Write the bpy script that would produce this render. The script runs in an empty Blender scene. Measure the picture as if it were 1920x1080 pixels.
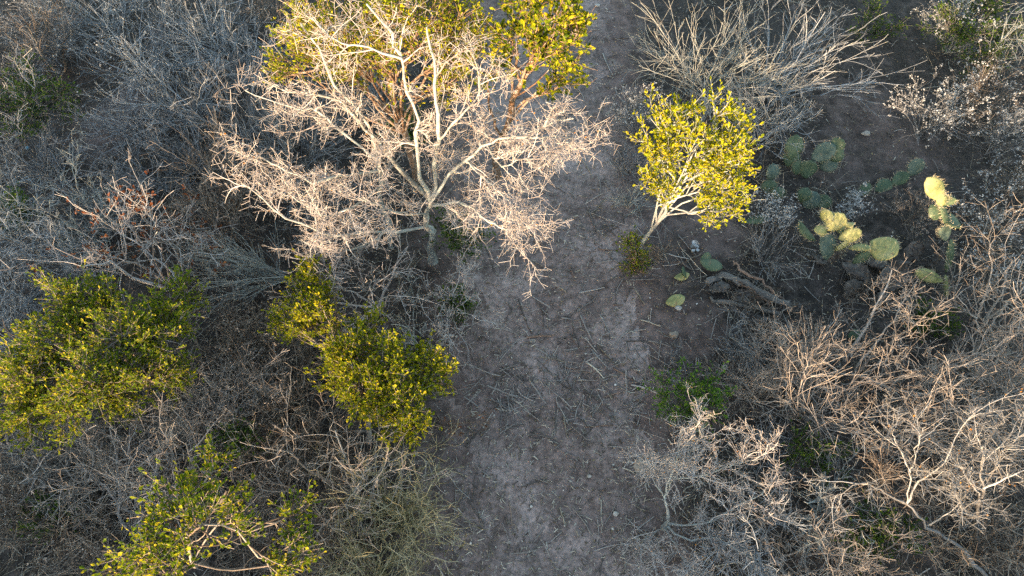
import bpy, math
import numpy as np
from mathutils import Vector, Matrix

# ---------------------------------------------------------------- camera, sky, sun, exposure
S = bpy.context.scene
COL = S.collection
CAM_H, TILT, FPX = 6.0, math.radians(30.0), 1301.0
cam_d = bpy.data.cameras.new('camera'); cam = bpy.data.objects.new('camera', cam_d)
COL.objects.link(cam); S.camera = cam
cam.location = (0, 0, CAM_H); cam.rotation_euler = (TILT, 0, 0)
cam_d.sensor_width = 36; cam_d.lens = FPX * 36 / 1920; cam_d.clip_end = 3000; cam_d.clip_start = 0.05

SUN_EL, SUN_AZ = math.radians(5.0), math.radians(205.0)      # azimuth clockwise from +Y
W = bpy.data.worlds.new('World'); S.world = W; W.use_nodes = True
nt = W.node_tree; nt.nodes.clear()
sky = nt.nodes.new('ShaderNodeTexSky'); sky.sky_type = 'NISHITA'; sky.sun_disc = False
sky.sun_elevation = SUN_EL; sky.sun_rotation = SUN_AZ; sky.air_density = 1.0; sky.dust_density = 1.0; sky.ozone_density = 1.1
bg = nt.nodes.new('ShaderNodeBackground'); bg.inputs['Strength'].default_value = 0.15
wo = nt.nodes.new('ShaderNodeOutputWorld')
nt.links.new(sky.outputs[0], bg.inputs[0]); nt.links.new(bg.outputs[0], wo.inputs[0])
sd = bpy.data.lights.new('sun', 'SUN'); sd.energy = 2.75; sd.angle = math.radians(0.8); sd.color = (1.0, 0.72, 0.46)
sun = bpy.data.objects.new('sun', sd); COL.objects.link(sun)
tosun = Vector((math.sin(SUN_AZ) * math.cos(SUN_EL), math.cos(SUN_AZ) * math.cos(SUN_EL), math.sin(SUN_EL)))
sun.rotation_euler = tosun.to_track_quat('Z', 'Y').to_euler(); sun.location = tosun * 40
S.view_settings.view_transform = 'Standard'; S.view_settings.look = 'None'
S.view_settings.exposure = 2.72; S.view_settings.gamma = 1.0; S.view_settings.use_curve_mapping = False
S.render.engine = 'CYCLES'
S.cycles.max_bounces = 6; S.cycles.diffuse_bounces = 3; S.cycles.transmission_bounces = 3; S.cycles.transparent_max_bounces = 4
S.cycles.use_denoising = False; S.cycles.sample_clamp_indirect = 2.0

# ---------------------------------------------------------------- helpers
rng = np.random.default_rng(7)
def at(u, v, z=0.0):
    """world point where the ray of photo pixel (u, v) meets the level z"""
    dx, dy, dz = (u - 960) / FPX, -(v - 540) / FPX, -1.0
    c, s = math.cos(TILT), math.sin(TILT)
    y, w = dy * c - dz * s, dy * s + dz * c
    k = (z - CAM_H) / w
    return np.array([dx * k, y * k, z])

_tab = np.random.default_rng(3).random((64, 64))
def vnoise(x, y, sc, off=0.0):
    x = np.asarray(x) * sc + off; y = np.asarray(y) * sc + off * 1.7
    xi, yi = np.floor(x).astype(int), np.floor(y).astype(int)
    fx, fy = x - xi, y - yi
    fx = fx * fx * (3 - 2 * fx); fy = fy * fy * (3 - 2 * fy)
    T = lambda a, b: _tab[a % 64, b % 64]
    return (T(xi, yi) * (1 - fx) + T(xi + 1, yi) * fx) * (1 - fy) + (T(xi, yi + 1) * (1 - fx) + T(xi + 1, yi + 1) * fx) * fy
def hgt(x, y):
    return 0.09 * (vnoise(x, y, 0.5) - 0.5) + 0.035 * (vnoise(x, y, 1.7, 5) - 0.5) + 0.016 * (vnoise(x, y, 5.3, 9) - 0.5) + 0.008 * (vnoise(x, y, 14, 2) - 0.5)
def path_mid(y):
    return 0.27 + 0.03 * np.asarray(y) + 0.06 * np.sin(np.asarray(y) * 0.9)
def path_half(x, y):
    return 0.80 + 0.22 * (vnoise(x, y, 1.3, 4) - 0.5) + 0.16 * (vnoise(x, y, 4.1, 8) - 0.5)

def nrm(a):
    return a / np.maximum(np.linalg.norm(a, axis=-1, keepdims=True), 1e-9)

def fast_mesh(name, V, F, tint=None, smooth=True):
    me = bpy.data.meshes.new(name)
    V = np.asarray(V, np.float32); me.vertices.add(len(V)); me.vertices.foreach_set('co', V.ravel())
    F = [np.asarray(f, np.int32) for f in F if len(f)]
    li = np.concatenate([f.ravel() for f in F]); cnt = np.concatenate([np.full(len(f), f.shape[1], np.int32) for f in F])
    me.loops.add(len(li)); me.loops.foreach_set('vertex_index', li)
    me.polygons.add(len(cnt)); st = np.zeros(len(cnt), np.int32); st[1:] = np.cumsum(cnt)[:-1]
    me.polygons.foreach_set('loop_start', st)
    me.polygons.foreach_set('use_smooth', np.full(len(cnt), smooth))
    if tint is not None:
        a = me.attributes.new('tint', 'FLOAT', 'POINT'); a.data.foreach_set('value', np.asarray(tint, np.float32))
    me.update(calc_edges=True)
    return me

class G:
    """collects geometry; build() links it as one mesh object"""
    def __init__(s): s.V, s.F, s.T, s.n = [], [], [], 0
    def add(s, V, F, T):
        V = np.asarray(V).reshape(-1, 3)
        for f in (F if isinstance(F, list) else [F]): s.F.append(np.asarray(f) + s.n)
        s.V.append(V); s.T.append(np.broadcast_to(T, (len(V),)) if np.ndim(T) == 0 else np.asarray(T).ravel()); s.n += len(V)
    def tubes(s, P, R, M=3, tint=None, cap=False):
        P = np.asarray(P, float); R = np.asarray(R, float); N, K = P.shape[:2]
        if N == 0: return
        tan = np.empty_like(P); tan[:, 1:-1] = P[:, 2:] - P[:, :-2]; tan[:, 0] = P[:, 1] - P[:, 0]; tan[:, -1] = P[:, -1] - P[:, -2]
        tan = nrm(tan)
        ref = nrm(np.cross(P[:, -1] - P[:, 0] + 1e-6, np.tile([0.31, 0.2, 0.93], (N, 1)) + 0.2 * rng.standard_normal((N, 3))))[:, None, :]
        n1 = nrm(ref - tan * (ref * tan).sum(-1, keepdims=True)); n2 = np.cross(tan, n1)
        a = np.arange(M) * 2 * np.pi / M
        V = P[:, :, None] + R[:, :, None, None] * (np.cos(a)[:, None] * n1[:, :, None] + np.sin(a)[:, None] * n2[:, :, None])
        b = (np.arange(N) * K * M)[:, None, None] + (np.arange(K - 1) * M)[None, :, None]
        m = np.arange(M)[None, None, :]; m2 = (m + 1) % M
        Q = np.stack([b + m, b + m2, b + M + m2, b + M + m], -1).reshape(-1, 4)
        F = [Q]
        if cap:
            e0 = (np.arange(N) * K * M)[:, None] + np.arange(M)[::-1]; F += [e0, (np.arange(N) * K * M + (K - 1) * M)[:, None] + np.arange(M)]
        if tint is None: tint = rng.random(N)
        s.add(V, F, np.repeat(np.broadcast_to(tint, (N,)), K * M))
    def leaves(s, pos, d, nor, L, Wd, tint, fold=0.25):
        N = len(pos)
        if N == 0: return
        d = nrm(d); nor = nrm(nor - d * (nor * d).sum(-1, keepdims=True)); side = np.cross(d, nor)
        L = np.broadcast_to(L, (N,))[:, None]; Wd = np.broadcast_to(Wd, (N,))[:, None]
        mid = pos + d * L * 0.58 - nor * Wd * fold
        V = np.stack([pos, pos + d * L * 0.66 + side * Wd * .5, pos + d * L - nor * L * .06, pos + d * L * 0.66 - side * Wd * .5, mid], 1)
        b = (np.arange(N) * 5)[:, None]
        F = np.concatenate([b + [0, 4, 1], b + [0, 3, 4], b + [4, 2, 1], b + [4, 3, 2]])
        s.add(V, F, np.repeat(tint, 5))
    def blobs(s, pos, r, tint, squash=1.0):
        N = len(pos)
        o = np.array([[1, 0, 0], [-1, 0, 0], [0, 1, 0], [0, -1, 0], [0, 0, 1], [0, 0, -1]], float)
        V = pos[:, None] + o[None] * np.broadcast_to(r, (N,))[:, None, None] * rng.uniform(.7, 1.3, (N, 6, 1)) * np.array([1, 1, squash])
        f = np.array([[0, 2, 4], [2, 1, 4], [1, 3, 4], [3, 0, 4], [2, 0, 5], [1, 2, 5], [3, 1, 5], [0, 3, 5]])
        s.add(V, (np.arange(N) * 6)[:, None, None].repeat(8, 1).reshape(-1, 1) + np.tile(f, (N, 1)), np.repeat(tint, 6))
    def build(s, name, mat, parent=None, kind=None, smooth=True, origin=None):
        V = np.concatenate(s.V)
        if origin is not None: V = V - origin
        o = bpy.data.objects.new(name, fast_mesh(name, V, s.F, np.concatenate(s.T), smooth))
        o.data.materials.append(mat); COL.objects.link(o)
        if parent is not None: o.parent = parent
        if kind: o['kind'] = kind
        return o

LABELS = {}
def tag(o, label, cat=None, group=None, kind=None):
    o['label'] = label
    if cat: o['category'] = cat
    if group: o['group'] = group
    if kind: o['kind'] = kind
    return o
def thing(name, label, cat, loc, group=None):
    o = bpy.data.objects.new(name, None); COL.objects.link(o); o.location = loc; o.empty_display_size = 0.1
    return tag(o, label, cat, group)

def walk(base, d, L, K, wander, up=0.0):
    N = len(base); L = np.broadcast_to(L, (N,)); st = (L / (K - 1))[:, None]
    d = nrm(d); P = [base]
    for k in range(K - 1):
        d = nrm(d + wander * rng.standard_normal((N, 3)) + np.array([0, 0, up]))
        q = P[-1] + d * st; P.append(q)
    return np.stack(P, 1)
def lerp_at(P, R, idx, t):
    f = t * (P.shape[1] - 1); i = np.minimum(f.astype(int), P.shape[1] - 2); w = (f - i)[:, None]
    a, b = P[idx, i], P[idx, i + 1]
    return a * (1 - w) + b * w, nrm(b - a), R[idx, i] * (1 - w[:, 0]) + R[idx, i + 1] * w[:, 0]
def kids(P, R, n, t0, ang, L, K, wander, up, r, rtip, t1=1.0, angv=0.35, Lv=0.6, taper=0.35):
    N = len(P); idx = np.repeat(np.arange(N), n) if isinstance(n, int) else rng.integers(0, N, int(N * n))
    t = rng.uniform(t0, t1, len(idx)); b, tan, rr = lerp_at(P, R, idx, t)
    q = rng.standard_normal((len(idx), 3)); q = nrm(q - tan * (q * tan).sum(-1, keepdims=True))
    a = np.clip(ang + angv * rng.standard_normal(len(idx)), 0.05, 2.0)[:, None]
    d = tan * np.cos(a) + q * np.sin(a); d[:, 2] += up
    ln = L * rng.uniform(1 - Lv, 1 + Lv, len(idx)) * (1 - taper * t)
    C = walk(b, d, ln, K, wander, up * 0.5)
    C[:, :, 2] = np.maximum(C[:, :, 2], 0.012 * rng.random((len(idx), 1)))
    r0 = np.minimum(rr * 0.8, r * np.exp(.33 * rng.standard_normal(len(idx))))
    return C, r0[:, None] + (np.minimum(rtip, r0) - r0)[:, None] * np.linspace(0, 1, K) ** 0.8
def resample(pts, K):
    pts = np.asarray(pts, float); n = len(pts)
    # Catmull-Rom through the points
    t = np.linspace(0, n - 1 - 1e-6, K); i = t.astype(int); f = (t - i)[:, None]
    g = lambda j: pts[np.clip(j, 0, n - 1)]
    p0, p1, p2, p3 = g(i - 1), g(i), g(i + 1), g(i + 2)
    return 0.5 * ((2 * p1) + (-p0 + p2) * f + (2 * p0 - 5 * p1 + 4 * p2 - p3) * f ** 2 + (-p0 + 3 * p1 - 3 * p2 + p3) * f ** 3)
def ico_pts():
    g = (1 + 5 ** .5) / 2
    v = np.array([[-1, g, 0], [1, g, 0], [-1, -g, 0], [1, -g, 0], [0, -1, g], [0, 1, g], [0, -1, -g], [0, 1, -g], [g, 0, -1], [g, 0, 1], [-g, 0, -1], [-g, 0, 1]]) / math.sqrt(1 + g * g)
    f = np.array([[0, 11, 5], [0, 5, 1], [0, 1, 7], [0, 7, 10], [0, 10, 11], [1, 5, 9], [5, 11, 4], [11, 10, 2], [10, 7, 6], [7, 1, 8], [3, 9, 4], [3, 4, 2], [3, 2, 6], [3, 6, 8], [3, 8, 9], [4, 9, 5], [2, 4, 11], [6, 2, 10], [8, 6, 7], [9, 8, 1]])
    return v, f
ICV, ICF = ico_pts()
def ico2():
    v = [tuple(p) for p in ICV]; f = []; cache = {}
    def m(a, b):
        k = (min(a, b), max(a, b))
        if k not in cache:
            p = (np.array(v[a]) + v[b]) / 2; v.append(tuple(p / np.linalg.norm(p))); cache[k] = len(v) - 1
        return cache[k]
    for a, b, c in ICF:
        x, y, z = m(a, b), m(b, c), m(c, a); f += [[a, x, z], [b, y, x], [c, z, y], [x, y, z]]
    return np.array(v), np.array(f)
IC2V, IC2F = ico2()

# ---------------------------------------------------------------- materials
def mat(name):
    m = bpy.data.materials.new(name); m.use_nodes = True; t = m.node_tree; t.nodes.clear()
    o = t.nodes.new('ShaderNodeOutputMaterial'); b = t.nodes.new('ShaderNodeBsdfPrincipled')
    b.inputs['Roughness'].default_value = 0.85; b.inputs['Specular IOR Level'].default_value = 0.25
    t.links.new(b.outputs[0], o.inputs[0]); return m, t, b, o
def ramp(t, fac, stops, interp='LINEAR'):
    r = t.nodes.new('ShaderNodeValToRGB'); e = r.color_ramp.elements; r.color_ramp.interpolation = interp
    while len(e) < len(stops): e.new(0.5)
    for k, (p, c) in enumerate(stops): e[k].position = p; e[k].color = (*c, 1)
    t.links.new(fac, r.inputs[0]); return r.outputs[0]
def noise(t, scale, detail=4, rough=0.6, coord='Object', dist=0.0):
    c = t.nodes.new('ShaderNodeTexCoord'); n = t.nodes.new('ShaderNodeTexNoise')
    n.inputs['Scale'].default_value = scale; n.inputs['Detail'].default_value = detail; n.inputs['Roughness'].default_value = rough; n.inputs['Distortion'].default_value = dist
    t.links.new(c.outputs[coord], n.inputs['Vector']); return n.outputs['Fac']
def mixc(t, fac, a, b, mode='MIX'):
    m = t.nodes.new('ShaderNodeMix'); m.data_type = 'RGBA'; m.blend_type = mode
    for s, x in ((m.inputs[0], fac), (m.inputs[6], a), (m.inputs[7], b)):
        if isinstance(x, (int, float)): s.default_value = x
        elif isinstance(x, tuple): s.default_value = (*x, 1)
        else: t.links.new(x, s)
    return m.outputs[2]
def attr(t, n='tint'):
    a = t.nodes.new('ShaderNodeAttribute'); a.attribute_name = n; return a.outputs['Fac']
def bump(t, b, h, strength=0.5, dist=0.01):
    n = t.nodes.new('ShaderNodeBump'); n.inputs['Strength'].default_value = strength; n.inputs['Distance'].default_value = dist
    t.links.new(h, n.inputs['Height']); t.links.new(n.outputs[0], b.inputs['Normal'])

def bark(name, c0, c1, c2, lichen=None, lamt=(0.52, 0.66), sc=22):
    """twig and bark colour: per-branch variation along c0..c2, optional lichen patches"""
    m, t, b, o = mat(name)
    col = ramp(t, attr(t), [(0, c0), (.5, c1), (1, c2)])
    n = noise(t, sc * 3, 3)
    col = mixc(t, 1.0, col, ramp(t, n, [(.25, (.62, .62, .62)), (.75, (1.25, 1.25, 1.25))]), 'MULTIPLY')
    if lichen:
        k = ramp(t, noise(t, sc, 4), [(lamt[0], (0, 0, 0)), (lamt[1], (1, 1, 1))])
        col = mixc(t, k, col, lichen)
    t.links.new(col, b.inputs['Base Color']); bump(t, b, n, .5, .004); return m
def leafmat(name, stops, trans=0.4, rough=0.6):
    m, t, b, o = mat(name)
    col = ramp(t, attr(t), stops); b.inputs['Roughness'].default_value = rough; b.inputs['Specular IOR Level'].default_value = 0.15
    t.links.new(col, b.inputs['Base Color'])
    tr = t.nodes.new('ShaderNodeBsdfTranslucent'); t.links.new(col, tr.inputs[0])
    mx = t.nodes.new('ShaderNodeMixShader'); mx.inputs[0].default_value = trans
    t.links.new(b.outputs[0], mx.inputs[1]); t.links.new(tr.outputs[0], mx.inputs[2]); t.links.new(mx.outputs[0], o.inputs[0]); return m

M = {}
M['pale'] = bark('pale thorny bark', (.24, .20, .185), (.42, .375, .355), (.62, .575, .55), (.44, .45, .43), (.56, .70))
M['lichen'] = bark('lichen grey bark', (.17, .16, .145), (.29, .29, .275), (.42, .43, .41), (.37, .405, .37), (.5, .66))
M['grey'] = bark('grey twig bark', (.08, .075, .072), (.19, .186, .185), (.40, .40, .405))
M['silver'] = bark('silvery stem bark', (.11, .115, .122), (.27, .282, .296), (.52, .54, .56))
M['brown'] = bark('brown dry twig bark', (.075, .055, .042), (.19, .148, .115), (.38, .32, .265))
M['tan'] = bark('warm tan twig bark', (.16, .13, .108), (.32, .27, .233), (.50, .45, .405))
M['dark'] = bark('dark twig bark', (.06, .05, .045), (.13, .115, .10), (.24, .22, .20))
M['orange'] = bark('rusty orange bark', (.13, .075, .045), (.20, .12, .075), (.30, .21, .15), (.34, .31, .27), (.52, .66))
M['olive'] = bark('olive dry twig bark', (.19, .16, .08), (.34, .29, .16), (.50, .44, .30))
M['leaf_y'] = leafmat('yellow green leaf', [(0, (.06, .105, .005)), (.4, (.18, .22, .006)), (.75, (.34, .34, .008)), (1, (.50, .40, .02))])
M['leaf_g'] = leafmat('mid green leaf', [(0, (.055, .105, .006)), (.45, (.14, .20, .009)), (.8, (.28, .30, .012)), (1, (.48, .38, .02))])
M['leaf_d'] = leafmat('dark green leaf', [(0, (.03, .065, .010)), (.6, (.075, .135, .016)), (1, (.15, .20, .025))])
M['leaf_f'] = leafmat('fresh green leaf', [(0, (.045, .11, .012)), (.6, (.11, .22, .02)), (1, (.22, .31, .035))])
M['leaf_o'] = leafmat('olive small leaf', [(0, (.06, .07, .015)), (.6, (.14, .14, .03)), (1, (.26, .22, .07))])
M['leaf_r'] = leafmat('rust red dry leaf', [(0, (.10, .035, .015)), (.6, (.22, .07, .025)), (1, (.33, .13, .05))])
M['leaf_orange'] = leafmat('orange lichen leaf', [(0, (.30, .13, .02)), (1, (.45, .22, .04))], .2)
M['tuft'] = leafmat('white seed tuft', [(0, (.22, .22, .22)), (.6, (.42, .42, .42)), (1, (.64, .64, .63))], .25, .9)
M['drytuft'] = leafmat('dry brown seed tuft', [(0, (.16, .12, .10)), (.6, (.30, .25, .21)), (1, (.45, .40, .36))], .25, .9)

def soil(name, cols, speck, bare=None):
    m, t, b, o = mat(name)
    big = noise(t, 1.1, 5, .6); mid = noise(t, 7, 6, .65); fine = noise(t, 60, 5, .7)
    col = ramp(t, mid, [(.3, cols[0]), (.5, cols[1]), (.72, cols[2])])
    col = mixc(t, ramp(t, big, [(.47, (0, 0, 0)), (.60, (1, 1, 1))]), col, cols[3])
    mot = noise(t, 24, 3, .6); col = mixc(t, .8, col, ramp(t, mot, [(.32, (.55, .54, .53)), (.5, (1, 1, 1)), (.66, (1.4, 1.38, 1.36))]), 'MULTIPLY')
    if bare:
        col2 = ramp(t, mid, [(.3, bare[0]), (.5, bare[1]), (.72, bare[2])])
        k = t.nodes.new('ShaderNodeMath'); k.operation = 'MULTIPLY_ADD'; t.links.new(mid, k.inputs[0]); k.inputs[1].default_value = 1.2; k.inputs[2].default_value = -.6
        k2 = t.nodes.new('ShaderNodeMath'); k2.operation = 'ADD'; k2.use_clamp = True; t.links.new(k.outputs[0], k2.inputs[0]); t.links.new(attr(t, 'bare'), k2.inputs[1])
        col = mixc(t, k2.outputs[0], col, col2)
    col = mixc(t, .75, col, ramp(t, fine, [(.28, (.62, .61, .6)), (.52, (1, 1, 1)), (.78, (1.3, 1.28, 1.25))]), 'MULTIPLY')
    vo = t.nodes.new('ShaderNodeTexVoronoi'); vo.inputs['Scale'].default_value = 75; vo.inputs['Randomness'].default_value = 1
    c = t.nodes.new('ShaderNodeTexCoord'); t.links.new(c.outputs['Object'], vo.inputs['Vector'])
    sp = ramp(t, vo.outputs['Distance'], [(.10, (1, 1, 1)), (.2, (0, 0, 0))])
    pick = ramp(t, vo.outputs['Color'], [(1 - speck, (0, 0, 0)), (1 - speck + .02, (1, 1, 1))])
    col = mixc(t, mixc(t, 1.0, sp, pick, 'MULTIPLY'), col, (.36, .33, .28))
    t.links.new(col, b.inputs['Base Color']); b.inputs['Roughness'].default_value = .95
    ad = t.nodes.new('ShaderNodeMath'); ad.operation = 'ADD'; t.links.new(mid, ad.inputs[0]); t.links.new(fine, ad.inputs[1])
    bump(t, b, ad.outputs[0], .6, .018); return m
M['ground'] = soil('dark litter soil', [(.022, .018, .015), (.048, .039, .033), (.085, .070, .060), (.055, .046, .040)], .08, [(.092, .066, .057), (.17, .124, .109), (.236, .177, .158)])
M['path'] = soil('packed grey dirt', [(.102, .076, .066), (.192, .146, .130), (.27, .208, .188), (.335, .264, .240)], .10)
M['straw'] = bark('straw chips', (.07, .055, .04), (.30, .255, .19), (.62, .57, .47))
M['drystick'] = bark('dry grey stick', (.09, .075, .065), (.23, .205, .185), (.43, .395, .36))
M['brownstick'] = bark('brown stick', (.16, .10, .07), (.24, .16, .12), (.32, .23, .17))
M['stone'] = bark('pale pebble', (.30, .27, .23), (.45, .41, .36), (.68, .65, .60), sc=30)
M['tanstone'] = bark('tan flat stone', (.28, .22, .17), (.33, .27, .21), (.38, .31, .25), (.22, .18, .14), (.6, .75), sc=14)
M['darkleaf'] = leafmat('fallen dead leaf', [(0, (.07, .05, .035)), (.5, (.17, .13, .08)), (1, (.34, .27, .14))], .1, .8)

# ---------------------------------------------------------------- ground and path
def axis(lo, hi, step, far, n):
    core = np.arange(lo, hi + 1e-6, step); e = np.geomspace(step * 2, far, n)
    return np.concatenate([(lo - e)[::-1], core, hi + e])
gx, gy = axis(-8.5, 8.5, .085, 500, 16), axis(-1.5, 14, .085, 500, 16)
X, Y = np.meshgrid(gx, gy, indexing='ij'); Z = hgt(X, Y)
far = np.clip((np.maximum(np.abs(X), np.abs(Y - 6)) - 9) / 20, 0, 1); Z = Z * (1 - far)
edge = np.abs(X - path_mid(Y)) - path_half(X, Y)
Z = Z + 0.03 * np.clip(edge / .5, 0, 1) * (1 - far)
nx, ny = len(gx), len(gy); I = np.arange(nx * ny).reshape(nx, ny)
q = np.stack([I[:-1, :-1], I[1:, :-1], I[1:, 1:], I[:-1, 1:]], -1).reshape(-1, 4)
go = bpy.data.objects.new('ground', fast_mesh('ground', np.stack([X, Y, Z], -1).reshape(-1, 3), [q])); go.data.materials.append(M['ground'])
bare = np.clip(1.25 - edge / .42, 0, 1)
for (u, v, r) in [(1225, 610, .55), (1220, 420, .45), (1620, 220, .75), (1700, 290, .6), (1560, 300, .5), (190, 250, .5), (1330, 440, .5), (1290, 620, .45), (1200, 900, .3), (240, 200, .4)]:
    c_ = at(u, v); bare = np.maximum(bare, (.75 if u < 1400 else .5) * np.clip(1.5 - 1.5 * np.hypot(X - c_[0], Y - c_[1]) / r, 0, 1))
ba = go.data.attributes.new('bare', 'FLOAT', 'POINT'); ba.data.foreach_set('value', np.clip(bare, 0, 1).ravel().astype(np.float32)); COL.objects.link(go)
tag(go, 'dark bare soil strewn with leaf litter under the brush', None, None, 'structure')
py = np.arange(-6, 26, .06); pxx = np.linspace(-1.35, 1.35, 52)
A, B = np.meshgrid(pxx, py, indexing='ij'); PX = A + path_mid(B); PZ = hgt(PX, B)
e2 = np.abs(PX - path_mid(B)) - path_half(PX, B) + .30 * (vnoise(PX, B, 3.3, 3) - .5) + .22 * (vnoise(PX, B, 9, 3) - .5) + .14 * (vnoise(PX, B, 21, 6) - .5)
gz = 0.03 * np.clip((np.abs(PX - path_mid(B)) - path_half(PX, B)) / .5, 0, 1)
PZ = PZ + gz + np.clip(-e2 * .05, -.03, .010) + .006 * (vnoise(PX, B, 22, 1) - .5)
I = np.arange(A.size).reshape(A.shape); q = np.stack([I[:-1, :-1], I[1:, :-1], I[1:, 1:], I[:-1, 1:]], -1).reshape(-1, 4)
po = bpy.data.objects.new('path', fast_mesh('path', np.stack([PX, B, PZ], -1).reshape(-1, 3), [q])); po.data.materials.append(M['path']); COL.objects.link(po)
tag(po, 'packed grey dirt track running between the brush', None, None, 'structure')
def gz_at(x, y):
    e = np.abs(np.asarray(x) - path_mid(y)) - path_half(x, y)
    return hgt(x, y) + 0.03 * np.clip(e / .5, 0, 1) + np.where(e < -.08, .010, .002)
def gpt(u, v):
    p = at(u, v, 0.0); p[2] = float(gz_at(p[0], p[1])); return p

# ---------------------------------------------------------------- litter (uncountable)
def scatter(n, on_path, dens=None):
    u, v = rng.uniform(-60, 1980, n * 3), rng.uniform(-40, 1120, n * 3)
    P = np.array([at(a, b) for a, b in zip(u, v)]) if n < 10 else at_many(u, v)
    e = np.abs(P[:, 0] - path_mid(P[:, 1])) - path_half(P[:, 0], P[:, 1])
    k = (e < .05) if on_path else (e > -.1)
    return P[k][:n]
def at_many(u, v):
    dx, dy = (u - 960) / FPX, -(v - 540) / FPX; c, s = math.cos(TILT), math.sin(TILT)
    y, w = dy * c + s, dy * s - c; k = -CAM_H / w
    return np.stack([dx * k, y * k, np.zeros_like(dx)], -1)
def litter_twigs(P, L0, L1, r, K=3, M_=3, wander=.2, lift=.004):
    N = len(P); a = rng.uniform(0, 2 * np.pi, N); d = np.stack([np.cos(a), np.sin(a), np.zeros(N)], -1)
    L = L0 + (L1 - L0) * rng.random(N) ** 2.2
    Q = walk(P - d * L[:, None] / 2, d, L, K, wander * np.array([1, 1, .15]), 0)
    Q[:, :, 2] = gz_at(Q[:, :, 0], Q[:, :, 1]) + lift * rng.uniform(.3, 1.6, (N, 1)) + .012 * rng.random((N, 1)) * rng.random((N, K))
    R = (r * rng.uniform(.6, 1.4, N) * (.6 + L / L1))[:, None] * np.linspace(1, .6, K); return Q, R
g = G()
for n, onp in ((10500, True), (11000, False)):
    g.tubes(*litter_twigs(scatter(n, onp), .012, .06, .0030, 2))
for n, onp in ((1500, True), (1800, False)):
    P = scatter(n, onp); N = len(P); P[:, 2] = gz_at(P[:, 0], P[:, 1]) + .005; a = rng.uniform(0, 6.28, N); L = rng.uniform(.015, .05, N)
    g.leaves(P, np.stack([np.cos(a), np.sin(a), .12 * rng.standard_normal(N)], -1), np.stack([.4 * rng.standard_normal(N), .4 * rng.standard_normal(N), np.ones(N)], -1), L, rng.uniform(.006, .014, N), rng.random(N))
g.build('straw_litter', M['straw'], kind='stuff'); tag(bpy.data.objects['straw_litter'], 'tiny straw coloured wood chips scattered over the dirt', 'litter', None, 'stuff')
g = G()
for n, onp in ((900, True), (1900, False)):
    g.tubes(*litter_twigs(scatter(n, onp), .06, .30, .0036, 4, wander=.13, lift=.008))
for (u, v, su, sv, n) in [(1060, 685, 85, 50, 200), (955, 755, 30, 25, 60), (1110, 430, 45, 35, 70), (1130, 770, 60, 40, 90), (1250, 690, 40, 40, 60), (1220, 490, 40, 30, 60)]:
    g.tubes(*litter_twigs(at_many(rng.normal(u, su, n), rng.normal(v, sv, n)), .04, .26, .0043, 4, wander=.14, lift=.012))
tag(g.build('twig_litter', M['drystick']), 'thin grey twigs lying loose over path and soil', 'litter', None, 'stuff')
g = G()
for n, onp in ((1500, True), (6500, False)):
    P = scatter(n, onp); N = len(P); P[:, 2] = gz_at(P[:, 0], P[:, 1]) + .004 + .008 * rng.random(N); a = rng.uniform(0, 6.28, N)
    d = np.stack([np.cos(a), np.sin(a), .25 * rng.standard_normal(N)], -1); no = np.stack([.4 * rng.standard_normal(N), .4 * rng.standard_normal(N), np.ones(N)], -1)
    L = rng.uniform(.012, .03, N); g.leaves(P, d, no, L, L * rng.uniform(.35, .6, N), rng.random(N))
tag(g.build('leaf_litter', M['darkleaf'], smooth=False), 'small dead leaves fallen over the soil and path', 'litter', None, 'stuff')
g = G()
for n, onp in ((420, True), (700, False)):
    P = scatter(n, onp); N = len(P); r = .003 + .011 * rng.random(N) ** 4; P[:, 2] = gz_at(P[:, 0], P[:, 1]) + r * .3
    V = P[:, None] + ICV[None] * r[:, None, None] * rng.uniform(.7, 1.3, (N, 12, 1)) * np.array([1, 1, .6])
    g.add(V, (np.arange(N) * 12)[:, None, None].repeat(20, 1).reshape(-1, 1) + np.tile(ICF, (N, 1)), np.repeat(rng.random(N), 12))
tag(g.build('gravel', M['stone']), 'small pale pebbles dotted over the dirt', 'gravel', None, 'stuff')

P = scatter(9000, False)
e_ = np.abs(P[:, 0] - path_mid(P[:, 1])) - path_half(P[:, 0], P[:, 1]); keep = e_ > .12 + .35 * rng.random(len(P))
for (u, v, r) in [(1225, 610, .6), (1220, 420, .55), (1620, 220, .95), (1700, 290, .8), (1560, 300, .6), (190, 250, .5), (1330, 440, .5), (1290, 620, .5)]:
    c_ = at(u, v); keep &= np.hypot(P[:, 0] - c_[0], P[:, 1] - c_[1]) > r * rng.uniform(.6, 1.1, len(P))
P = P[keep & (vnoise(P[:, 0], P[:, 1], 1.6, 11) > .36)][:5200]; N = len(P); P[:, 2] = gz_at(P[:, 0], P[:, 1]) - .01
a = rng.uniform(0, 6.28, N); d = np.stack([np.cos(a), np.sin(a), rng.uniform(.15, 1.3, N)], -1)
Q = walk(P, d, rng.uniform(.12, .5, N), 6, .22, -.10); Q[:, :, 2] = np.maximum(Q[:, :, 2], gz_at(Q[:, :, 0], Q[:, :, 1]) + .004)
half = rng.random(N) < .55
for nm, m_, sel, lab in (('dry_grass', 'straw', half, 'low straw coloured dry grass between the shrubs'), ('dry_undergrowth', 'brown', ~half, 'low brown dry stems tangled between the shrubs')):
    g = G(); g.tubes(Q[sel], np.linspace(1, .5, 6)[None] * rng.uniform(.0018, .0034, (sel.sum(), 1)), 3); tag(g.build(nm, M[m_]), lab, 'undergrowth', None, 'stuff')

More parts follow.
